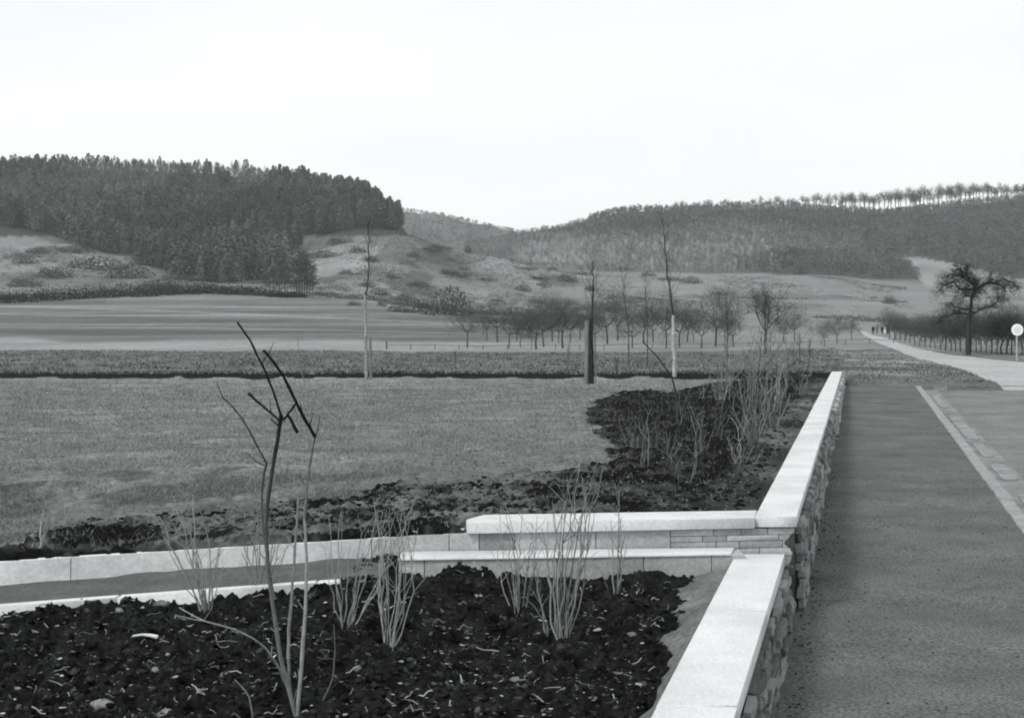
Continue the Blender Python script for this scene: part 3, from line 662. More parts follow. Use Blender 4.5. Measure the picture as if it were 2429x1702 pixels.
# twigs beyond the cross wall
def lawn_shrub(px, py, tips, label, seed, rad=.005, **k):
    x, Y_, z = hit(px, py); s = Y_/F
    return shrub((x, Y_, z), [((tx-px)*s, (py-ty)*s, (bx-px)*s) for (tx, ty, bx) in tips], rad, label, seed, **k)
lawn_shrub(95, 1298, [(125,1182,95),(112,1235,97),(95,1210,95)], 'lone pale forked stick behind the white band at the far left', 11, .008, twigs=1)
lawn_shrub(312, 1252, [(290,1175,312),(322,1205,314)], 'faint thin sapling behind the white band, second from the left', 12, .004, tone=(.6, .8))
US_ = [
 (1527,1112,[(1525,1010,1526),(1532,1060,1528),(1518,985,1524)],'pale bent stem standing in the front left of the upper bed',.007,(.9,1.3)),
 (1552,1062,[(1530,950,1550),(1548,930,1552),(1570,985,1555)],'thin twiggy shrub left of centre in the upper bed',.006,(.5,1)),
 (1610,1012,[(1578,905,1608),(1600,915,1610),(1612,960,1611),(1625,930,1613)],'bare shrub behind the curved canes of the upper bed',.008,(.4,.8)),
 (1635,1148,[(1575,1040,1625),(1600,1060,1630),(1650,1000,1636),(1662,1080,1640),(1655,1010,1640),(1560,1060,1625)],'arching thorny shrub in the middle of the upper bed',.007,(.35,.9)),
 (1662,1080,[(1640,960,1660),(1655,940,1661),(1668,975,1663),(1690,1000,1664)],'grey double-stemmed shrub behind the arching one',.008,(.5,.9)),
 (1712,955,[(1688,905,1708),(1700,870,1710),(1728,890,1715),(1735,905,1716),(1718,840,1712)],'vase-shaped pale shrub at the far edge of the upper bed',.014,(.9,1.3)),
 (1663,947,[(1655,915,1660),(1672,918,1667)],'small pale U-shaped shoot at the far edge of the upper bed',.013,(1,1.3)),
 (1752,1105,[(1722,1035,1748),(1735,1050,1750),(1765,985,1754),(1778,1040,1756),(1745,1000,1751),(1790,1060,1758)],'pale twiggy shrub nearest the long wall corner',.007,(.8,1.3)),
 (1790,1062,[(1755,930,1786),(1770,880,1787),(1785,850,1790),(1800,820,1792),(1812,860,1794),(1835,900,1796),(1780,910,1789),(1765,1000,1787)],'tall many-stemmed shrub of the upper bed, tallest beside the wall',.009,(.4,1)),
 (1832,1020,[(1825,830,1830),(1815,850,1828),(1845,900,1834),(1838,870,1833),(1808,910,1827),(1850,940,1836)],'tall grey shrub right behind the tallest one',.010,(.45,1)),
 (1842,965,[(1872,850,1844),(1858,880,1843),(1830,900,1840)],'leaning pale stake-like stems close to the wall top',.014,(.9,1.2)),
 (1895,940,[(1880,880,1893),(1905,870,1896),(1912,895,1897),(1888,900,1894)],'arched pale canes near the far end of the wall',.012,(.7,1.1)),
 (1500,1070,[(1482,1000,1498),(1505,985,1500),(1515,1010,1502)],'little grey shrub by the left edge of the upper bed',.006,(.5,.9)),
 (1585,1090,[(1570,1020,1583),(1595,1000,1586),(1612,1030,1588),(1560,1045,1582)],'low tangled shrub between the bent stem and the arching shrub',.005,(.5,1)),
 (1700,1040,[(1690,960,1698),(1712,950,1702),(1725,985,1704)],'short shrub in the heart of the upper bed',.008,(.5,.9)),
]
for i, (px, py, tips, lab, rad, tn) in enumerate(US_): 
    rr = random.Random(px); hi = px >= 1785 or px == 1712; t2 = [(a, py-(py-b)*(1.3 if hi else 1.05), c) for a, b, c in tips]+[(a+rr.uniform(-28, 28), py-(py-b)*rr.uniform(.6, 1.7 if hi else 1.3), c+rr.uniform(-8, 8)) for a, b, c in tips*(2 if hi else 1)]
    lawn_shrub(px, py, t2, lab, 20+i, rad*(.85 if hi else .55), tone=(tn[0]*.3, tn[1]*1.0), twigs=6, amp=.06, spread_y=.4, tw=.45)

# ------------------------------------------------------------------ TREES
m_bark = mat('tree_bark', .035, .35, 8, .9, attr=True)
m_pale = mat('pale_bark', .30, .6, 9, .8, attr=True, stretch=(1, 1, 2.5))
m_stake = mat('weathered_stake', .17, .3, 6, .9, attr=True, stretch=(1, 1, .3))
def grow(mb, p, d, L, r, lv, rn, n=3, curve=.25, up=.15, sides=3, tone=1.0, fork=3, ang=.55):
    k = 4 if lv > 1 else 2; pts = [p]; dd = d.copy()
    for i in range(k):
        dd = dd+rn.normal(0, curve*.4, 3)+np.array([0, 0, up*.3]); dd /= np.linalg.norm(dd); pts.append(pts[-1]+dd*L/k)
    tube(mb, pts, np.linspace(r, r*.55, k+1), max(3, sides), tone, cap=False)
    if lv <= 0: return
    for i in range(fork):
        t = rn.uniform(.45, 1) if i else 1; q = pts[int(round(t*k))]
        nd = dd+rn.normal(0, ang, 3); nd /= np.linalg.norm(nd)
        grow(mb, q, nd, L*rn.uniform(.55, .82), r*.6, lv-1, rn, n, curve, up, max(3, sides-1), tone, fork, ang)
def orchard_mesh(seed, H=3.6, th=1.1, lv=5, r=.055, spread=1.5):
    rn = np.random.RandomState(seed); t = MB(); c = MB()
    top = np.array([rn.normal(0, .08), rn.normal(0, .08), th])
    tube(t, [(0, 0, -.2), (rn.normal(0, .04), 0, th*.5), top], [r*1.2, r, r*.85], 7)
    for i in range(6):
        a = i*1.05+rn.uniform(-.3, .3); e = rn.uniform(.45, 1.1)
        d = np.array([math.cos(a)*e*spread, math.sin(a)*e*spread, .75]); d /= np.linalg.norm(d)
        grow(c, top, d, (H-th)*.40, r*.5, lv, rn, up=.12, fork=3, ang=.6)
    nn = 1500; d = rn.normal(0, 1, (nn, 3)); d /= np.linalg.norm(d, axis=1)[:, None]; q = d*(rn.rand(nn, 1)**.45)*[1.25*spread/1.5, 1.25*spread/1.5, (H-th)*.5]+[0, 0, (H+th)*.5+.1]
    dr = rn.normal(0, 1, (nn, 3))+[0, 0, .7]; dr *= .3/np.linalg.norm(dr, axis=1)[:, None]; o = np.cross(dr, rn.normal(0, 1, (nn, 3))); o *= .007/np.linalg.norm(o, axis=1)[:, None]
    c.add(np.stack([q-o, q+o, q+dr], 1).reshape(-1, 3), np.arange(nn*3).reshape(-1, 3), 1.2)
    fb = mat('fruit_tree_bark', .075, .35, 8, .9, attr=True)
    return t.mesh('trunk', fb), c.mesh('crown', fb)
def tree_obj(meshes, loc, label, group, s=1.0, rz=0, name='orchard_tree'):
    e = empty(name, loc, label, 'tree', group, rz); q = random.uniform(.85, 1.25) if name == 'orchard_tree' else 1; e.scale = (s*q, s*q, s*(random.uniform(.85, 1.1) if name == 'orchard_tree' else 1))
    if name == 'orchard_tree': e.rotation_euler.x = random.uniform(-.06, .06); e.rotation_euler.y = random.uniform(-.08, .08)
    for nm, me in zip(('trunk', 'crown'), meshes):
        o = bpy.data.objects.new(nm, me); C.objects.link(o); o.parent = e
    return e
m_fruit = mat('fruit_tree_bark', .075, .35, 8, .9, attr=True)
OM = [orchard_mesh(s) for s in (201, 202, 203, 204)]
rn = np.random.RandomState(5)
ORD = lambda k: ['first','second','third','fourth','fifth','sixth','seventh','eighth','ninth','tenth','eleventh','twelfth'][k] if k < 12 else '%dth' % (k+1) if (k+1) % 10 not in (1, 2, 3) else '%d%s' % (k+1, {1: 'st', 2: 'nd', 3: 'rd'}[(k+1) % 10])
ocount = 0
# orchard in the middle distance (photo pixel of the foot, height in px)
for (px, py, h) in sorted([(1108,826,95),(1207,826,100),(1180,812,92),(1260,812,96),(1290,822,100),(1310,808,92),(1335,824,108),(1352,812,100),(1375,806,95),(1440,816,98),(1465,806,90),(1500,826,85),(1255,806,84),(1225,806,88),(1395,806,90),(1550,812,88),(1580,826,96),(1630,812,84),(1665,826,90),(1698,822,120),(1720,810,90),(1740,822,95),(1860,812,84),(1885,806,80),(1235,822,70),(1155,806,70),(1325,812,96),(1410,820,100),(1272,826,92),(1528,816,90),(1612,826,86),(1645,812,84)]):
    x, Yq, z = hit(px, py+rn.uniform(-2, 2)); s = h/F*Yq/3.4
    tree_obj(OM[rn.randint(4)], (x, Yq, z), ORD(ocount)+' fruit tree from the left in the orchard beyond the rough strip', 'fruit trees of the middle orchard', s*rn.uniform(.7, 1.3), rn.uniform(0, 6)); ocount += 1
# single named trees
x, Yq, z = hit(1108, 828)
vm = orchard_mesh(211, 4.6, 1.5, 5, .11, .55)
x, Yq, z = hit(1815, 838); tree_obj(vm, (x, Yq, z), 'tall vase-shaped bare tree standing above the shrubs right of centre', None, 150/F*Yq/4.3, 0, 'bare_tree')
for (px, py, h, lab) in [(1955, 822, 62, 'rounded dark bush-like tree left of the road top'), (1985, 815, 66, 'dark round tree beside the rounded one near the road top'), (2020, 806, 50, 'small bare tree next to where the road disappears'), (2105, 792, 60, 'thin open tree right above the walking people')]:
    x, Yq, z = hit(px, py); tree_obj(OM[rn.randint(4)], (x, Yq, z), lab, None, h/F*Yq/3.4, rn.uniform(0, 6), 'bare_tree')
# orchard rows right of the road
for k in range(30):
    t = k/29; px = 2110+t*350; 
    base = np.interp(px, [2100, 2150, 2180, 2240, 2430, 2480], [806, 815, 825, 835, 846, 850])
    x, Yq, z = hit(px, base-4); s = np.interp(px, [2100, 2250, 2450], [52, 88, 105])/F*Yq/3.4
    tree_obj(OM[k % 4], (x, Yq, z), ORD(k)+' dark fruit tree from the left in the front row along the gravel road', 'fruit trees along the gravel road', s*rn.uniform(.78, 1.15), rn.uniform(0, 6))
for k in range(26):
    px = 2125+k*14+rn.uniform(-5, 5); base = np.interp(px, [2100, 2150, 2200, 2430, 2500], [800, 806, 812, 822, 824])
    x, Yq, z = hit(px, base); s = np.interp(px, [2100, 2200, 2450], [44, 62, 66])/F*Yq/3.4
    tree_obj(OM[k % 4], (x, Yq, z), ORD(k)+' dark fruit tree from the left in the second row behind the roadside trees', 'fruit trees of the second roadside row', s, rn.uniform(0, 6))
# the old gnarled tree
x, Yq, z = hit(2297, 842); s = Yq/F
old = empty('old_tree', (x, Yq, z), 'old gnarled bare tree with twisted limbs towering over the roadside row', 'tree')
def op(l): return [((a-2297)*s, dy, (842-b)*s) for (a, b, dy) in l]
mb = MB(); tube(mb, op([(2297,848,0),(2296,800,0),(2298,760,0),(2304,720,0),(2306,700,0)]), [.19, .15, .125, .10, .09], 9, 1.3); mb.build('trunk', m_bark, old)
rn2 = np.random.RandomState(77)
LIMBS = [([(2306,705,0),(2313,690,0),(2308,672,.1),(2296,660,.1),(2292,645,.1),(2278,636,0)], .10),([(2311,684,0),(2290,684,.2),(2280,683,.3),(2268,668,.4),(2250,675,.4)], .075),
 ([(2313,690,0),(2322,680,-.2),(2345,670,-.3),(2368,672,-.3),(2380,690,-.4)], .085),([(2330,677,-.2),(2350,664,-.2),(2380,662,0),(2405,672,.1),(2418,680,.1)], .06),
 ([(2302,735,0),(2285,732,.3),(2272,722,.6),(2262,715,.8)], .06),([(2303,738,0),(2320,737,-.4),(2340,728,-.6),(2355,712,-.8),(2362,705,-.9)], .06),
 ([(2308,672,.1),(2280,652,.5),(2262,652,.7),(2240,658,.8)], .05),([(2296,700,0),(2282,703,-.5),(2278,715,-.6)], .045),([(2292,645,.1),(2300,632,.2),(2310,648,.3)], .04),
 ([(2268,668,.4),(2245,678,.6),(2232,690,.7)], .045),([(2299,745,0),(2270,742,.6),(2245,750,.8),(2235,765,.9)], .05)]
for pts, r in LIMBS:
    lm = MB(); P = np.array(op(pts)); tt = np.linspace(0, len(P)-1, 2*len(P)-1); P = np.stack([np.interp(tt, np.arange(len(P)), P[:, k]) for k in range(3)], 1); P[1:-1] += rn2.normal(0, .05, P[1:-1].shape); tube(lm, P, np.linspace(r, r*.5, len(P)), 6, 1.0)
    for i in range(1, len(P)):
        for q in range(6):
            d = rn2.normal(0, 1, 3); d[2] = d[2]*.5+.05; d /= np.linalg.norm(d)
            grow(lm, P[i], d, rn2.uniform(.28, .5), r*.2, 4, rn2, curve=.5, up=-.05, fork=3, ang=.8)
    lm.build('limb', m_bark, old)

# three young trees in the lawn with stakes
def young(px, py, trunk, crown, label, r0, m, stakes, seed, topr=.5):
    x, Yq, z = hit(px, py); s = Yq/F; e = empty('young_tree', (x, Yq, z), label, 'tree'); rn = np.random.RandomState(seed)
    P = np.array([((a-px)*s, 0, (py-b)*s) for a, b in trunk]); P[0, 2] -= .1
    mb = MB(); tube(mb, bend_path(P, rn), np.linspace(r0, r0*.6, 4*(len(P)-1)+1), 8, 1.2 if px == 1600 else .85); mb.build('trunk', m, e, smooth=True)
    Q = np.array([((a-px)*s, 0, (py-b)*s) for a, b in crown]); cm = MB()
    QQ = bend_path(Q, rn); tube(cm, QQ, np.linspace(r0*.5, r0*.1, len(QQ)), 6, 1.4)
    for k in range(2, len(QQ)-1):
        for j in range(3):
            d = np.array([rn.normal(0, .5), rn.normal(0, .5), 1.0]); d /= np.linalg.norm(d)
            L = rn.uniform(.35, .9)*(1-.5*k/len(QQ)); grow(cm, QQ[k], d, L, r0*.075, 2, rn, up=.2, fork=2, ang=.25)
    cm.build('crown', m_bark, e)
    for (a0, b0, a1, b1, r) in stakes:
        sm = MB(); tube(sm, [((a0-px)*s, .02, (py-b0)*s-.3), ((a1-px)*s, .02, (py-b1)*s)], r, 8, 1.0); sm.build('stake', m_stake, e)
    return e
def bend_path(P, rn):
    n = len(P); t = np.linspace(0, n-1, 4*(n-1)+1); q = np.stack([np.interp(t, np.arange(n), P[:, k]) for k in range(3)], 1)
    q[1:-1] += rn.normal(0, .012, q[1:-1].shape); return q
young(871, 900, [(870,900),(869,840),(867,780),(867,720),(865,690)], [(868,700),(873,670),(874,620),(875,570),(873,530)], 'slim staked young tree with a pale flaking trunk alone on the left of the lawn', .062, m_pale, [(880,902,878,800,.05)], 31)
young(1400, 911, [(1403,911),(1402,850),(1402,790),(1404,755)], [(1404,755),(1406,720),(1408,670),(1405,620)], 'young tree tied to a thick dark post in the middle of the lawn', .09, m_bark, [(1391,912,1393,760,.075), (1413,900,1412,815,.025)], 32)
young(1600, 892, [(1600,892),(1600,850),(1597,800),(1597,748)], [(1597,748),(1590,690),(1582,640),(1577,580),(1572,515)], 'white-barked birch sapling leaning slightly left above the upper bed', .08, m_pale, [], 33)
# thin saplings and the leaning stake
for (px, py, h, lab, r, lean) in [(1493, 868, 235, 'very thin bare sapling just left of the birch', .028, 6), (1537, 872, 215, 'thin straight sapling close by the birch on its left', .028, 2), (1725, 905, 190, 'slender bare sapling behind the vase-shaped shrub', .03, 0), (1920, 868, 62, 'short thin sapling beyond the end of the wall bed', .025, 0), (1897, 868, 72, 'short thin sapling left of the other one beyond the wall bed', .025, 0), (1462, 905, 55, 'low dark whip in front of the thin saplings', .02, 0), (1348, 880, 60, 'low grey whip left of the post-tied tree', .018, 0), (1080, 880, 45, 'low grey whip far left of the post-tied tree', .018, 0)]:
    x, Yq, z = hit(px, py); s = Yq/F; e = empty('sapling', (x, Yq, z), lab, 'sapling'); mb = MB(); L = h*s
    rn = np.random.RandomState(int(px)); P = bend_path(np.array([(0, 0, -.1), (-.01*lean, 0, L*.4), (-.03*lean*L*.3, .03, L*.7), (-.05*lean*L*.3, .03, L)]), rn)
    tube(mb, P, np.linspace(r, r*.2, len(P)), 5, 1.6); mb.build('trunk', m_bark, e)
    cm = MB()
    for k in range(4, len(P)-1):
        for j in range(3):
            d = np.array([rn.normal(0, .5), rn.normal(0, .5), .9]); d /= np.linalg.norm(d); grow(cm, P[k], d, L*.12, r*.25, 2, rn, fork=2, ang=.3, tone=1.5)
    cm.build('crown', m_bark, e)
x, Yq, z = hit(1610, 945); s = Yq/F; mb = MB(); tube(mb, np.array([(0, 0, -.1), ((1595-1610)*s, .1, 50*s), ((1565-1610)*s, .2, 95*s), ((1527-1610)*s, .3, 135*s)]), [.022, .02, .017, .013], 7, .9)
tag(mb.build('leaning_pole', m_bark, loc=(x, Yq, z)), 'dark pole leaning left out of the far edge of the upper bed', 'pole')

# ------------------------------------------------------------------ FENCE, SIGN
m_fence = mat('weathered_fence_wood', .06, .3, 5, .9, attr=True)
fence = empty('rail_fence', (0, 0, 0), 'low single-rail wooden fence crossing the bright field below the orchard', 'fence')
fp = []
for px in np.linspace(917, 2120, 22):
    py = np.interp(px, [917, 1400, 2120], [826, 832, 829]); x, Yq, z = hit(px, py); Yq = 128+(px-917)*.012; x = (px-CX)/F*Yq; z = float(gz(x, Yq)); fp.append((x, Yq, z))
for i, (x, Yq, z) in enumerate(fp):
    if 0 < i: 
        a = fp[i-1]; mb = MB(); tube(mb, [(a[0], a[1]-.05, a[2]+.42), (x, Yq-.05, z+.42)], .018, 5); mb.build('rail', m_fence, fence)
    mb = MB(); hh = .72 if i == 0 else .5; tube(mb, [(x, Yq, z-.2), (x, Yq, z+hh)], .03 if i else .06, 6); mb.build('post', m_fence, fence)
x, Yq, z = hit(2412, 856); s = Yq/F
sign = empty('road_sign', (x, Yq, z), 'round white road sign on a pale post at the right edge of the gravel road', 'road sign')
m_post = mat('painted_post', .35, .1, 3, .6); m_disc = mat('white_sign_enamel', .82, .04, 2, .4); m_disc2 = mat('grey_sign_enamel', .68, .05, 2, .4)
mb = MB(); tube(mb, [(0, 0, -.2), (0, 0, 68*s)], .055, 8); mb.build('post', m_post, sign)
R = 14*s
def disc(mb, r, y0, y1, n=28):
    th = np.arange(n)*2*math.pi/n; v = np.concatenate([np.c_[r*np.cos(th), 0*th+y0, 74*s+r*np.sin(th)], np.c_[r*np.cos(th), 0*th+y1, 74*s+r*np.sin(th)]])
    mb.add(v, [(i, (i+1) % n, (i+1) % n+n, i+n) for i in range(n)]); mb.add(v[:n], [list(range(n))]); mb.add(v[n:], [list(range(n))[::-1]])
mb = MB(); disc(mb, R, -.09, -.06); mb.build('plate', m_disc, sign)
mb = MB(); disc(mb, R*.55, -.10, -.091); mb.build('centre_disc', m_disc2, sign)

# ------------------------------------------------------------------ HEDGES AND SCRUB
m_scrub = mat('scrub_twigs', .06, .4, .8, .95, attr=True)
def tri_cloud(mb, c, s, n, size, rn, tone, zmin=0):
    """n small ragged faces filling a domed volume"""
    d = rn.normal(0, 1, (n, 3)); d /= np.linalg.norm(d, axis=1)[:, None]; d[:, 2] = abs(d[:, 2])
    p = d*(rn.rand(n, 1)**.4)*s+c
    a = rn.normal(0, 1, (n, 3)); b = rn.normal(0, 1, (n, 3)); a *= size/np.linalg.norm(a, axis=1)[:, None]; b *= size/np.linalg.norm(b, axis=1)[:, None]
    v = np.stack([p-a*.6, p+a*.6, p+b], 1).reshape(-1, 3)
    mb.add(v, np.arange(n*3).reshape(-1, 3), np.repeat(rn.uniform(.6, 1.4, n)*tone, 3))
hd = empty('hedge', W(300, 705, 402), 'long dark hedge along the top edge of the field on the left', 'hedge'); hl = np.array(hd.location)
rn = np.random.RandomState(301); mb = MB()
for px in np.arange(-500, 720, 4.5):
    Yq = 400+rn.uniform(-3, 12); x = (px-CX)/F*Yq; z = float(gz(x, Yq)); h = np.interp(px, [-500, 0, 250, 500, 620, 720], [5, 4.6, 4.2, 3.6, 3.0, 1.2])*rn.uniform(.7, 1.15)
    tri_cloud(mb, np.array([x, Yq, z])-hl, [1.8, 1.8, h], 120, .32, rn, .45)
mb.build('foliage', m_scrub, hd)
SB = []
for sd in range(4):
    q = MB(); tri_cloud(q, np.zeros(3), [1, 1, .8], 900, .075, np.random.RandomState(400+sd), .9); SB.append(q.mesh('foliage', m_scrub))
def bush(px, py, wpx, hpx, lab, grp, Yo=None):
    if Yo: x = (px-CX)/F*Yo; Yq = Yo; z = float(gz(x, Yq))
    else: x, Yq, z = hit(px, py)
    o = bpy.data.objects.new('bush', random.choice(SB)); C.objects.link(o); o.location = (x, Yq, z-.2); s = Yq/F
    o.scale = (wpx*s/2, wpx*s/2*.7, hpx*s/.8); o.rotation_euler.z = random.uniform(0, 6) if wpx < hpx*2 else 0
    return tag(o, lab, 'bush', grp)
bush(1070, 748, 130, 75, 'big domed dark thicket left of the orchard', None)
bush(1010, 745, 90, 40, 'low dark thicket leaning on the big domed one', None)
bush(950, 740, 70, 26, 'small thicket at the left end of the orchard thickets', None)
bush(840, 725, 42, 14, 'dark low bush just left of the slim pale young tree', None)
bush(905, 726, 30, 14, 'dark low bush just right of the slim pale young tree', None)
for i, (px, py, w_, h) in enumerate(sorted([(230,640,150,34),(130,660,110,30),(60,625,70,20),(310,660,120,34),(180,600,110,20),(90,600,60,16),(380,690,120,30),(60,680,100,26),(250,590,90,18),(350,630,100,20),(420,665,90,22)])):
    bush(px, py, w_, h, ORD(i)+' dark scrub patch from the left on the pale slope below the pine wood', 'scrub patches on the left slope')
for i, (px, py, w_, h) in enumerate(sorted([(800,580,60,22),(770,612,80,20),(850,600,50,18),(880,620,40,14),(1035,590,60,10),(980,610,40,14),(1020,598,70,14),(1090,655,110,12),(1060,650,50,14),(1110,600,30,20),(1250,640,60,9),(1270,628,70,9),(1280,663,70,9),(1150,665,60,8),(1345,668,60,24),(1290,680,40,16),(1240,690,46,18),(1180,715,46,9),(1270,718,50,10),(990,680,60,16),(930,660,50,14),(870,680,50,14),(760,700,50,12),(820,650,40,12),(1400,690,36,14),(1590,665,70,10),(1640,672,60,18),(1540,655,40,14),(1710,700,60,12),(1480,640,50,9),(1380,652,50,8),(2110,720,40,22),(1900,650,16,10),(1310,640,30,9),(900,700,60,20),(960,715,60,22),(1100,640,40,10)])):
    bush(px, py, w_, h, ORD(i)+' small dark bush from the left on the open scrubby hillside', 'bushes on the open hillside')
for (px, py, w_, h, lab) in [(2260,738,170,20,'dark hedge strip behind the old tree, upper one'),(2370,722,220,16,'dark hedge strip running out of the picture right of the old tree'),(2350,752,230,14,'lower dark hedge strip behind the roadside row'),(2130,735,90,9,'thin dark hedge line on the meadow above the road')]:
    bush(px, py, w_, h, lab, None, Yo=330)
for (a, b) in ((700, 640), (660, 655), (725, 650), (680, 625), (712, 610), (745, 640)):
    pass

rn = np.random.RandomState(44); mb = MB(); LOWW = [(-1200,380),(-300,395),(0,535),(200,580),(330,610),(430,645),(560,645),(690,585),(735,555),(840,540),(965,545),(965,300),(-1200,300)]
for k in range(21000):
    Yq = rn.uniform(425, 860); u = rn.uniform(-200, 2150); x = (u-CX)/F*Yq; d = fbm(np.array(x*.035), np.array(Yq*.015), 45)+(u < 480)*.075
    if d+rn.normal(0, .06)-.05*(u > 1300) < .52: continue
    z = float(gz(x, Yq)); pu, pp = to_px0(x, Yq, z)
    if in_poly(np.array(pu), np.array(pp), LOWW): continue
    s = rn.uniform(.6, 2.2)
    tri_cloud(mb, np.array([x, Yq, z-.2]), [s*1.5, s, s*.7], 12, .4, rn, rn.uniform(.8, 2.0))
tag(mb.build('heath_scrub', m_scrub), 'low dark scrub and heather spreading in patches over the open slopes', 'scrub', kind='stuff')

# ------------------------------------------------------------------ WOODS
m_wood = mat('distant_wood', .16, .4, .05, .95, attr=True)
def conifer_t(seed, n=110, H=1.0, wd=.22):
    r = np.random.RandomState(seed); q = MB()
    z = r.rand(n)**.8*.85+.15; rad = wd*1.1*(1.03-z)**.62*(.45+.55*r.rand(n)); a = r.rand(n)*6.28
    p = np.c_[rad*np.cos(a), rad*np.sin(a), z]; s = .07 if n < 100 else .045
    A = r.normal(0, 1, (n, 3))*[1, 1, .5]; B = r.normal(0, 1, (n, 3)); A *= s/np.linalg.norm(A, axis=1)[:, None]; B *= s*1.3/np.linalg.norm(B, axis=1)[:, None]
    return np.stack([p-A, p+A, p+B], 1).reshape(-1, 3)
def bare_t(seed, n=70):
    r = np.random.RandomState(seed); a = r.rand(n)*6.28; z = .35+.6*r.rand(n); rad = .2*np.sin((z-.3)*3.6+.5)*r.rand(n)**.5
    p = np.c_[rad*np.cos(a), rad*np.sin(a), z]; d = np.c_[np.cos(a)*.05, np.sin(a)*.05, r.uniform(.05, .13, n)]
    o = np.c_[-np.sin(a), np.cos(a), 0*a]*.007
    v = np.stack([p-o, p+o, p+d], 1).reshape(-1, 3)
    tr = np.array([[-.012, 0, 0], [.012, 0, 0], [0, 0, .75], [0, -.012, 0], [0, .012, 0], [0, 0, .75]])
    return np.vstack([v, tr])
CT = [conifer_t(i, 210) for i in range(5)]; CT2 = [conifer_t(i+20, 42, 1, .3) for i in range(5)]; BT = [bare_t(i) for i in range(5)]
def plant(mb, T, x, Yq, z, h, wd, a, tone):
    ca, sa = math.cos(a), math.sin(a); v = np.c_[(T[:, 0]*ca-T[:, 1]*sa)*h*wd+x, (T[:, 0]*sa+T[:, 1]*ca)*h*wd+Yq, T[:, 2]*h+z]
    mb.add(v, np.arange(len(v)).reshape(-1, 3), tone)
def to_px(x, Yq, z): return CX+F*x/Yq, HY+F*(HC-z)/Yq
rn = np.random.RandomState(500)
LEFTW = [(-1200,380),(-300,395),(0,540),(60,545),(200,590),(330,625),(430,664),(560,676),(640,672),(672,650),(690,610),(735,565),(840,545),(948,548),(960,480),(960,300),(-1200,300)]
mb = MB(); n = 0
for k in range(12800):
    Yq = rn.uniform(525, 1010); u = rn.uniform(-560, 958); x = (u-CX)/F*Yq
    z = float(gz(x, Yq)); pu, pp = to_px(x, Yq, z)
    if not in_poly(np.array(pu), np.array(pp), LEFTW): continue
    if vn(np.array(x*.15), np.array(Yq*.15), 502) < .12: continue
    con = fbm(np.array(x*.02), np.array(Yq*.02), 501)+.25*(pp > 480)+(u > 640)*.25
    lowf = float(fbm(np.array(x*.012), np.array(Yq*.006), 507))
    if con > .53: plant(mb, CT[k % 5], x, Yq, z, rn.uniform(6.5, 15)*(.66 if pp < 415 else 1), rn.uniform(.8, 1.3), rn.uniform(0, 6), rn.uniform(.45, .9)*(.6+.8*lowf))
    else: plant(mb, CT[k % 5] if k % 2 else BT[k % 5], x, Yq, z, rn.uniform(8, 12)*(.65 if pp < 415 else 1), rn.uniform(.8, 1.2), rn.uniform(0, 6), rn.uniform(.7, 1.3))
    n += 1
nl = n
tag(mb.build('pine_wood', m_wood), 'dense dark pine wood covering the left hill', 'wood', kind='stuff')
mb = MB(); n = 0
FRONT = [(1700,650),(1850,600),(2125,612),(2195,672),(1700,652)]
mb2 = MB()
for k in range(15000):
    Yq = rn.uniform(905, 1420); u = rn.uniform(1100, 2700); x = (u-CX)/F*Yq
    z = float(gz(x, Yq)); pu, pp = to_px(x, Yq, z)
    if in_poly(np.array(pu), np.array(pp), CLEAR) or u > 2195 and pp > 640 and u < 2700 and pp > 600+.16*(u-1980): continue
    low = ss(540, 600, pp)*ss(2000, 1700, u)*ss(1150, 1300, u)
    jj = float(fbm(np.array(x*.02), np.array(Yq*.01), 511))-.5
    dark = in_poly(np.array(pu), np.array(pp), FRONT) or rn.rand() < float(ss(1880, 2150, u+jj*500)) or rn.rand() < float(ss(565, 520, pp+jj*90))
    if low > .4 and rn.rand() < .55*low: 
        if rn.rand() < .6: plant(mb, BT[k % 5], x, Yq, z, rn.uniform(4, 7), 1.3, rn.uniform(0, 6), rn.uniform(2.2, 3.2)); 
        continue
    tone = rn.uniform(.5, .8) if dark else rn.uniform(.8, 1.6)
    h = rn.uniform(4, 7)*(1.1 if dark else .9)
    if u < 1400: h *= .7
    plant(mb, CT2[k % 5], x, Yq, z-.5, h, rn.uniform(1.0, 1.6), rn.uniform(0, 6), tone); n += 1
print('left wood', nl, 'right wood', n)
tag(mb.build('mixed_wood', m_wood), 'broad wood covering the long hill on the right', 'wood', kind='stuff')
mb = MB()
for k in range(2600):
    Yq = rn.uniform(1520, 2010); u = rn.uniform(880, 1420); x = (u-CX)/F*Yq; t = (Yq-1500)/700
    tp = np.interp(u, [600, 945, 1050, 1150, 1240, 1320, 1500, 1900], [455, 499, 513, 535, 555, 566, 580, 600])
    hp = 640+(tp-640)*min(1, t*1.5)**.8; z = HC-(hp-HY)/F*Yq
    plant(mb, CT2[k % 5], x, Yq, z-2, rn.uniform(5, 8), 1.5, 0, rn.uniform(.9, 1.5))
tag(mb.build('far_wood', m_wood), 'hazy wood on the distant hill closing the valley', 'wood', kind='stuff')
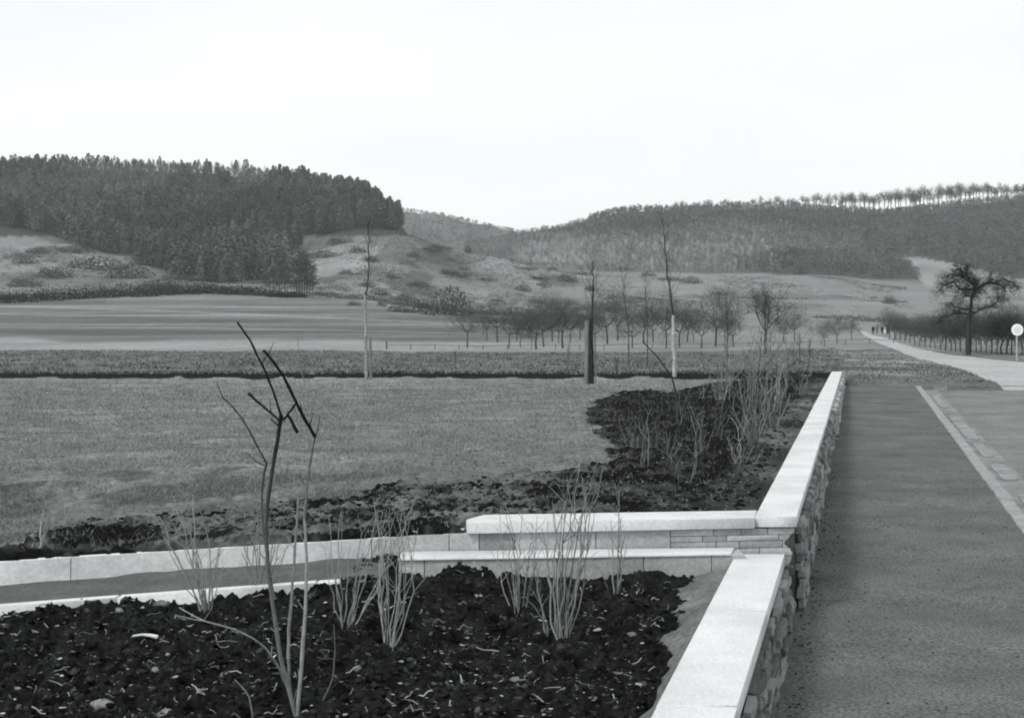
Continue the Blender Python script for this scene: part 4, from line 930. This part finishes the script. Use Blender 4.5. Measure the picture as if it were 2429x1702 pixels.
# loose trees below the pine wood
RP = []
def pine_mesh(seed):
    r = np.random.RandomState(seed); t = MB(); tube(t, [(0, 0, -.05), (r.normal(0, .02), 0, .5), (0, 0, .9)], [.016, .012, .005], 5)
    q = MB()
    for k in range(16):
        z = .25+.7*k/16; a = r.rand()*6.28; rr = .15*(1.15-(z-.25)); c = np.array([rr*math.cos(a), rr*math.sin(a), z])
        tri_cloud(q, c, [.11, .11, .08], 60, .028, r, .5)
    return t.mesh('trunk', m_bark), q.mesh('crown', m_wood)
PM = [pine_mesh(i) for i in (600, 601, 602)]
CL = [(648,700,88),(655,690,96),(662,705,104),(668,695,92),(675,708,112),(683,700,100),(690,712,118),(697,698,98),(703,706,122),(710,700,108),(716,709,116),(722,696,96),(728,704,108),(734,700,92),(640,700,70),(632,690,56),(652,672,66),(672,668,70),(694,664,76),(714,668,84),(725,676,80),(742,694,70)]
for i, (px, py, h) in enumerate(sorted(CL)):
    x, Yq, z = hit(px, py); Yq = max(Yq, 480)+(i % 3)*8; x = (px-CX)/F*Yq; z = float(gz(x, Yq))
    pu, pp = to_px(x, Yq, z); h2 = (pp-(py-h*random.uniform(.55, 1.08)))/F*Yq
    tree_obj(PM[i % 3], (x, Yq, z), ORD(i)+' pine from the left in the ragged clump below the pine wood', 'ragged pine clump below the wood', h2, random.uniform(0, 6), 'pine_tree')
# skyline trees on the right ridge, standing against the sky
def ridge_mesh(seed):
    r = np.random.RandomState(seed); t = MB(); tube(t, [(0, 0, -.1), (r.normal(0, .02), 0, .45), (r.normal(0, .03), 0, .8)], [.02, .015, .006], 5)
    q = MB()
    for k in range(14):
        z = r.uniform(.4, .75); a = r.rand()*6.28; d = np.array([math.cos(a)*.5, math.sin(a)*.5, 1]); d /= np.linalg.norm(d)
        grow(q, np.array([0, 0, z]), d, .18, .006, 2, r, up=.2, fork=3, ang=.4)
    tri_cloud(q, np.array([0, 0, .64]), [.24, .24, .34], 190, .03, r, .45)
    return t.mesh('trunk', m_bark), q.mesh('crown', m_bark)
RM = [ridge_mesh(i) for i in range(700, 706)]
rn = np.random.RandomState(9)
u = 1600
while u < 2470:
    Yq = 1405+rn.uniform(-4, 16); x = (u-CX)/F*Yq; z = float(gz(x, 1400))-2.5
    top = np.interp(u, [1600, 1700, 1850, 2000, 2150, 2300, 2370, 2470], [478, 474, 466, 458, 444, 434, 430, 438])+rn.uniform(-4, 7)
    h = ((HC-(top-HY)/F*Yq)-z)*rn.choice([1, 1, .9, .75])
    e = tree_obj(RM[rn.randint(6)], (x, Yq, z), 'tall bare tree in the row standing against the sky on the right ridge', 'skyline trees on the right ridge', h, rn.uniform(0, 6), 'ridge_tree')
    e.scale = (h*1.0, h*1.0, h); u += rn.choice([3, 5, 7, 9, 12])*rn.uniform(.7, 1.2)
for (px, h) in [(1258, 9), (1272, 8), (1240, 6), (1290, 6)]:
    Yq = 1390; x = (px-CX)/F*Yq; z = float(gz(x, Yq)); pu, pp = to_px(x, Yq, z)
    e = tree_obj(PM[px % 3], (x, Yq, z), 'small dark tree in the saddle between the two hills', 'saddle trees', (pp-545)/F*Yq+1.5, 0, 'saddle_tree')

# ------------------------------------------------------------------ GRASS
m_grass = mat('winter_grass', .19, .3, 3, .9, attr=True)
def blades(xs, ys, h, wd, tone, rn, zf=gz):
    n = len(xs); z = zf(xs, ys); a = rn.rand(n)*6.28; lean = rn.normal(0, .6, (n, 2))
    hh = h*rn.uniform(.5, 1.3, n); o = np.c_[np.cos(a), np.sin(a), 0*a]*wd[:, None] if np.ndim(wd) else np.c_[np.cos(a), np.sin(a), 0*a]*wd
    p = np.c_[xs, ys, z-.01]; t = p+np.c_[lean*hh[:, None], hh]
    mb = MB(); mb.add(np.stack([p-o, p+o, t], 1).reshape(-1, 3), np.arange(n*3).reshape(-1, 3), np.repeat(tone, 3)); return mb
rn = np.random.RandomState(800); N = 260000
ys = np.exp(rn.uniform(math.log(10.5), math.log(51.5), N)); uu_ = rn.uniform(-150, 2000, N); xs = (uu_-CX)/F*ys
pyy = HY+F*ground_H(xs, ys)/ys; so = masks(uu_, xs, ys, pyy)
cl = fbm(xs*1.6, ys*1.2, 801); ok = (ys > cross_Y(xs)+.32)*(xs-.2425*ys < -1.1)*(~so | (rn.rand(N) < .12+.3*(xs < .8)*(cl > .5)))*(rn.rand(N) < .3+1.0*ss(.35, .6, cl))*(rn.rand(N) < ss(51.5, 36, ys)+.15)
xs, ys = xs[ok], ys[ok]
mb = blades(xs, ys, .028+.0012*ys, .0016+.0002*ys, rn.uniform(.75, 1.2, len(xs)), rn)
tag(mb.build('lawn_grass', m_grass), 'short tufty winter grass of the lawn behind the walls', 'grass', kind='stuff')
N = 42000; ys = rn.uniform(53.3, 114, N); uu_ = rn.uniform(-150, 1990, N); xs = (uu_-CX)/F*ys
cl = fbm(xs*.9, ys*.5, 803); ok = rn.rand(N) < .1+1.2*ss(.4, .6, cl); xs, ys = xs[ok], ys[ok]
lx = rn.uniform(-22, 12, 5000); xs = np.concatenate([xs, lx]); ys = np.concatenate([ys, 53.0+.3*rn.rand(5000)])
mb = blades(xs, ys, .13, .035, rn.uniform(.2, 1.3, len(xs)), rn)
tag(mb.build('rough_grass', m_grass), 'dark rough grass on the strip between the lawn and the bright field', 'rough grass', kind='stuff')
N = 16000; ys = rn.uniform(43, 110, N); uu_ = rn.uniform(1960, 2420, N); xs = (uu_-CX)/F*ys
lim = np.interp(np.log(ys), np.log(ra[:, 0]), ra[:, 1]); cl = fbm(xs*.6, ys*.3, 805); ok = (uu_ < lim-4)*(rn.rand(N) < .15+ss(.4, .6, cl)); xs, ys = xs[ok], ys[ok]
mb = blades(xs, ys, .09, .02, rn.uniform(.2, 1.0, len(xs)), rn)
tag(mb.build('verge_grass', m_grass), 'dark tufted grass of the verge between the wall end and the road', 'verge grass', kind='stuff')
# clods and litter in the upper bed
mb = MB(); ml = MB(); N = 20000; ys = np.exp(rn.uniform(math.log(10.9), math.log(44), N)); uu_ = rn.uniform(-100, 1960, N); xs = (uu_-CX)/F*ys
pyy = HY+F*ground_H(xs, ys)/ys; so = masks(uu_, xs, ys, pyy)*(ys > cross_Y(xs)+.32)*(xs-.2425*ys < -.86); xs, ys = xs[so], ys[so]; zs = gz(xs, ys)
for i in range(len(xs)):
    s = rn.uniform(.006, .018)*(.7+ys[i]*.035)*(1.6 if rn.rand() < .05 else 1)
    if i % 3: blob(mb, (xs[i], ys[i], zs[i]+.01), (s*1.5, s, s*.6), i, 1, 6, 4)
    else:
        a = rn.rand()*6.28; th = np.arange(5)*1.256+a; k = s*.55*rn.uniform(.4, 1.2, 5)
        ml.add(np.vstack([np.c_[xs[i]+k*np.cos(th), ys[i]+k*np.sin(th), zs[i]+.05+k*np.cos(th)*.6], [xs[i], ys[i], zs[i]+.055]]), [(q, (q+1) % 5, 5) for q in range(5)], rn.uniform(.2, .9))
tag(mb.build('upper_bed_clods', m_soil), 'dark clods of soil on the bed behind the cross wall', 'soil clods', kind='stuff')
tag(ml.build('upper_bed_leaves', m_leaf), 'pale dead leaves on the bed behind the cross wall', 'leaf litter', kind='stuff')

# ------------------------------------------------------------------ PEOPLE
m_black = mat('dark_cloth', .012, .2, 4, .9); m_grey = mat('grey_cloth', .12, .2, 4, .9); m_wht = mat('white_cloth', .75, .05, 4, .8); m_skin = mat('skin', .35, .05, 4, .7)
def person(px, py, m, h, label, swing=.25, big=1.0):
    x, Yq, z = W(px, py, 262); z = float(gz(x, 262))+.12
    sk = {'p': (0, 0, .95, .13), 'c': (0, 0, 1.25, .16), 'n': (0, 0, 1.48, .06), 'h': (0, 0, 1.62, .11), 'ls': (-.2, 0, 1.42, .07), 'rs': (.2, 0, 1.42, .07), 'le': (-.27, .05, 1.14, .05), 're': (.27, -.05, 1.14, .05),
          'lw': (-.28, -.05, .9, .035), 'rw': (.28, .08, .9, .035), 'lh': (-.1, 0, .9, .1), 'rh': (.1, 0, .9, .1), 'lk': (-.11, -swing*.5, .5, .075), 'rk': (.11, swing*.5, .5, .075), 'lf': (-.11, -swing, .06, .05), 'rf': (.11, swing, .06, .05), 'lt': (-.11, -swing-.16, .03, .04), 'rt': (.11, swing-.16, .03, .04)}
    E_ = [('p','c'),('c','n'),('n','h'),('c','ls'),('c','rs'),('ls','le'),('rs','re'),('le','lw'),('re','rw'),('p','lh'),('p','rh'),('lh','lk'),('rh','rk'),('lk','lf'),('rk','rf'),('lf','lt'),('rf','rt')]
    ks = list(sk); me = bpy.data.meshes.new('body'); me.from_pydata([sk[k][:3] for k in ks], [(ks.index(a), ks.index(b)) for a, b in E_], [])
    o = bpy.data.objects.new('person', me); C.objects.link(o)
    md = o.modifiers.new('skin', 'SKIN'); sv = me.skin_vertices[0].data
    for i, k in enumerate(ks): sv[i].radius = (sk[k][3], sk[k][3]); sv[i].use_root = (k == 'p')
    o.modifiers.new('sub', 'SUBSURF').levels = 1
    dg = bpy.context.evaluated_depsgraph_get(); ev = bpy.data.meshes.new_from_object(o.evaluated_get(dg))
    o.modifiers.clear(); o.data = ev; ev.materials.clear(); ev.materials.append(m); ev.materials.append(m_skin)
    for p in ev.polygons: p.material_index = 1 if (p.center.z > 1.5 or (p.center.z < .93 and abs(p.center.x) > .2)) else 0
    coat = MB(); th = np.arange(12)*2*math.pi/12; rg = [(1.44, .2, .12), (1.2, .23, .16), (.98, .23, .17), (.62, .28*big, .22*big)]
    v = np.concatenate([np.c_[a*np.cos(th), b*np.sin(th), 0*th+zz_] for zz_, a, b in rg]); i = np.arange(3)[:, None]*12; j = np.arange(12)[None]
    coat.add(v, np.stack([i+j, i+12+j, i+12+(j+1) % 12, i+(j+1) % 12], -1).reshape(-1, 4)); coat.build('coat', m, o)
    o.location = (x, 262, z); o.scale = (h/1.72,)*3; tag(o, label, 'person'); return o
person(2071, 806, m_black, 1.55, 'person in dark clothes walking at the left of the group on the road')
person(2080, 806, m_grey, 1.75, 'person in grey clothes walking second from the left on the road')
person(2092.5, 810, m_black, 1.5, 'person in a black coat walking in front of the group, beside the white one', big=1.1)
person(2099.5, 812, m_wht, 1.5, 'person in bright white clothes walking between the two in black', big=1.15)
person(2106, 806, m_black, 1.9, 'tall person in a black coat at the right of the group on the road', big=1.1)

# ------------------------------------------------------------------ HAZE
hz = MB(); box(hz, -1500, 1700, -70, 2260, -12, 190)
o = tag(hz.build('haze', None), 'thin pale winter haze over the whole valley', 'haze', kind='stuff')
m = bpy.data.materials.new('haze'); m.use_nodes = True; n = m.node_tree.nodes; n.clear()
out = n.new('ShaderNodeOutputMaterial'); pv = n.new('ShaderNodeVolumePrincipled'); pv.inputs['Density'].default_value = 1.05e-4
pv.inputs['Color'].default_value = (.96, 1, 1, 1); pv.inputs['Anisotropy'].default_value = .2
m.node_tree.links.new(pv.outputs[0], out.inputs['Volume']); o.data.materials.append(m)
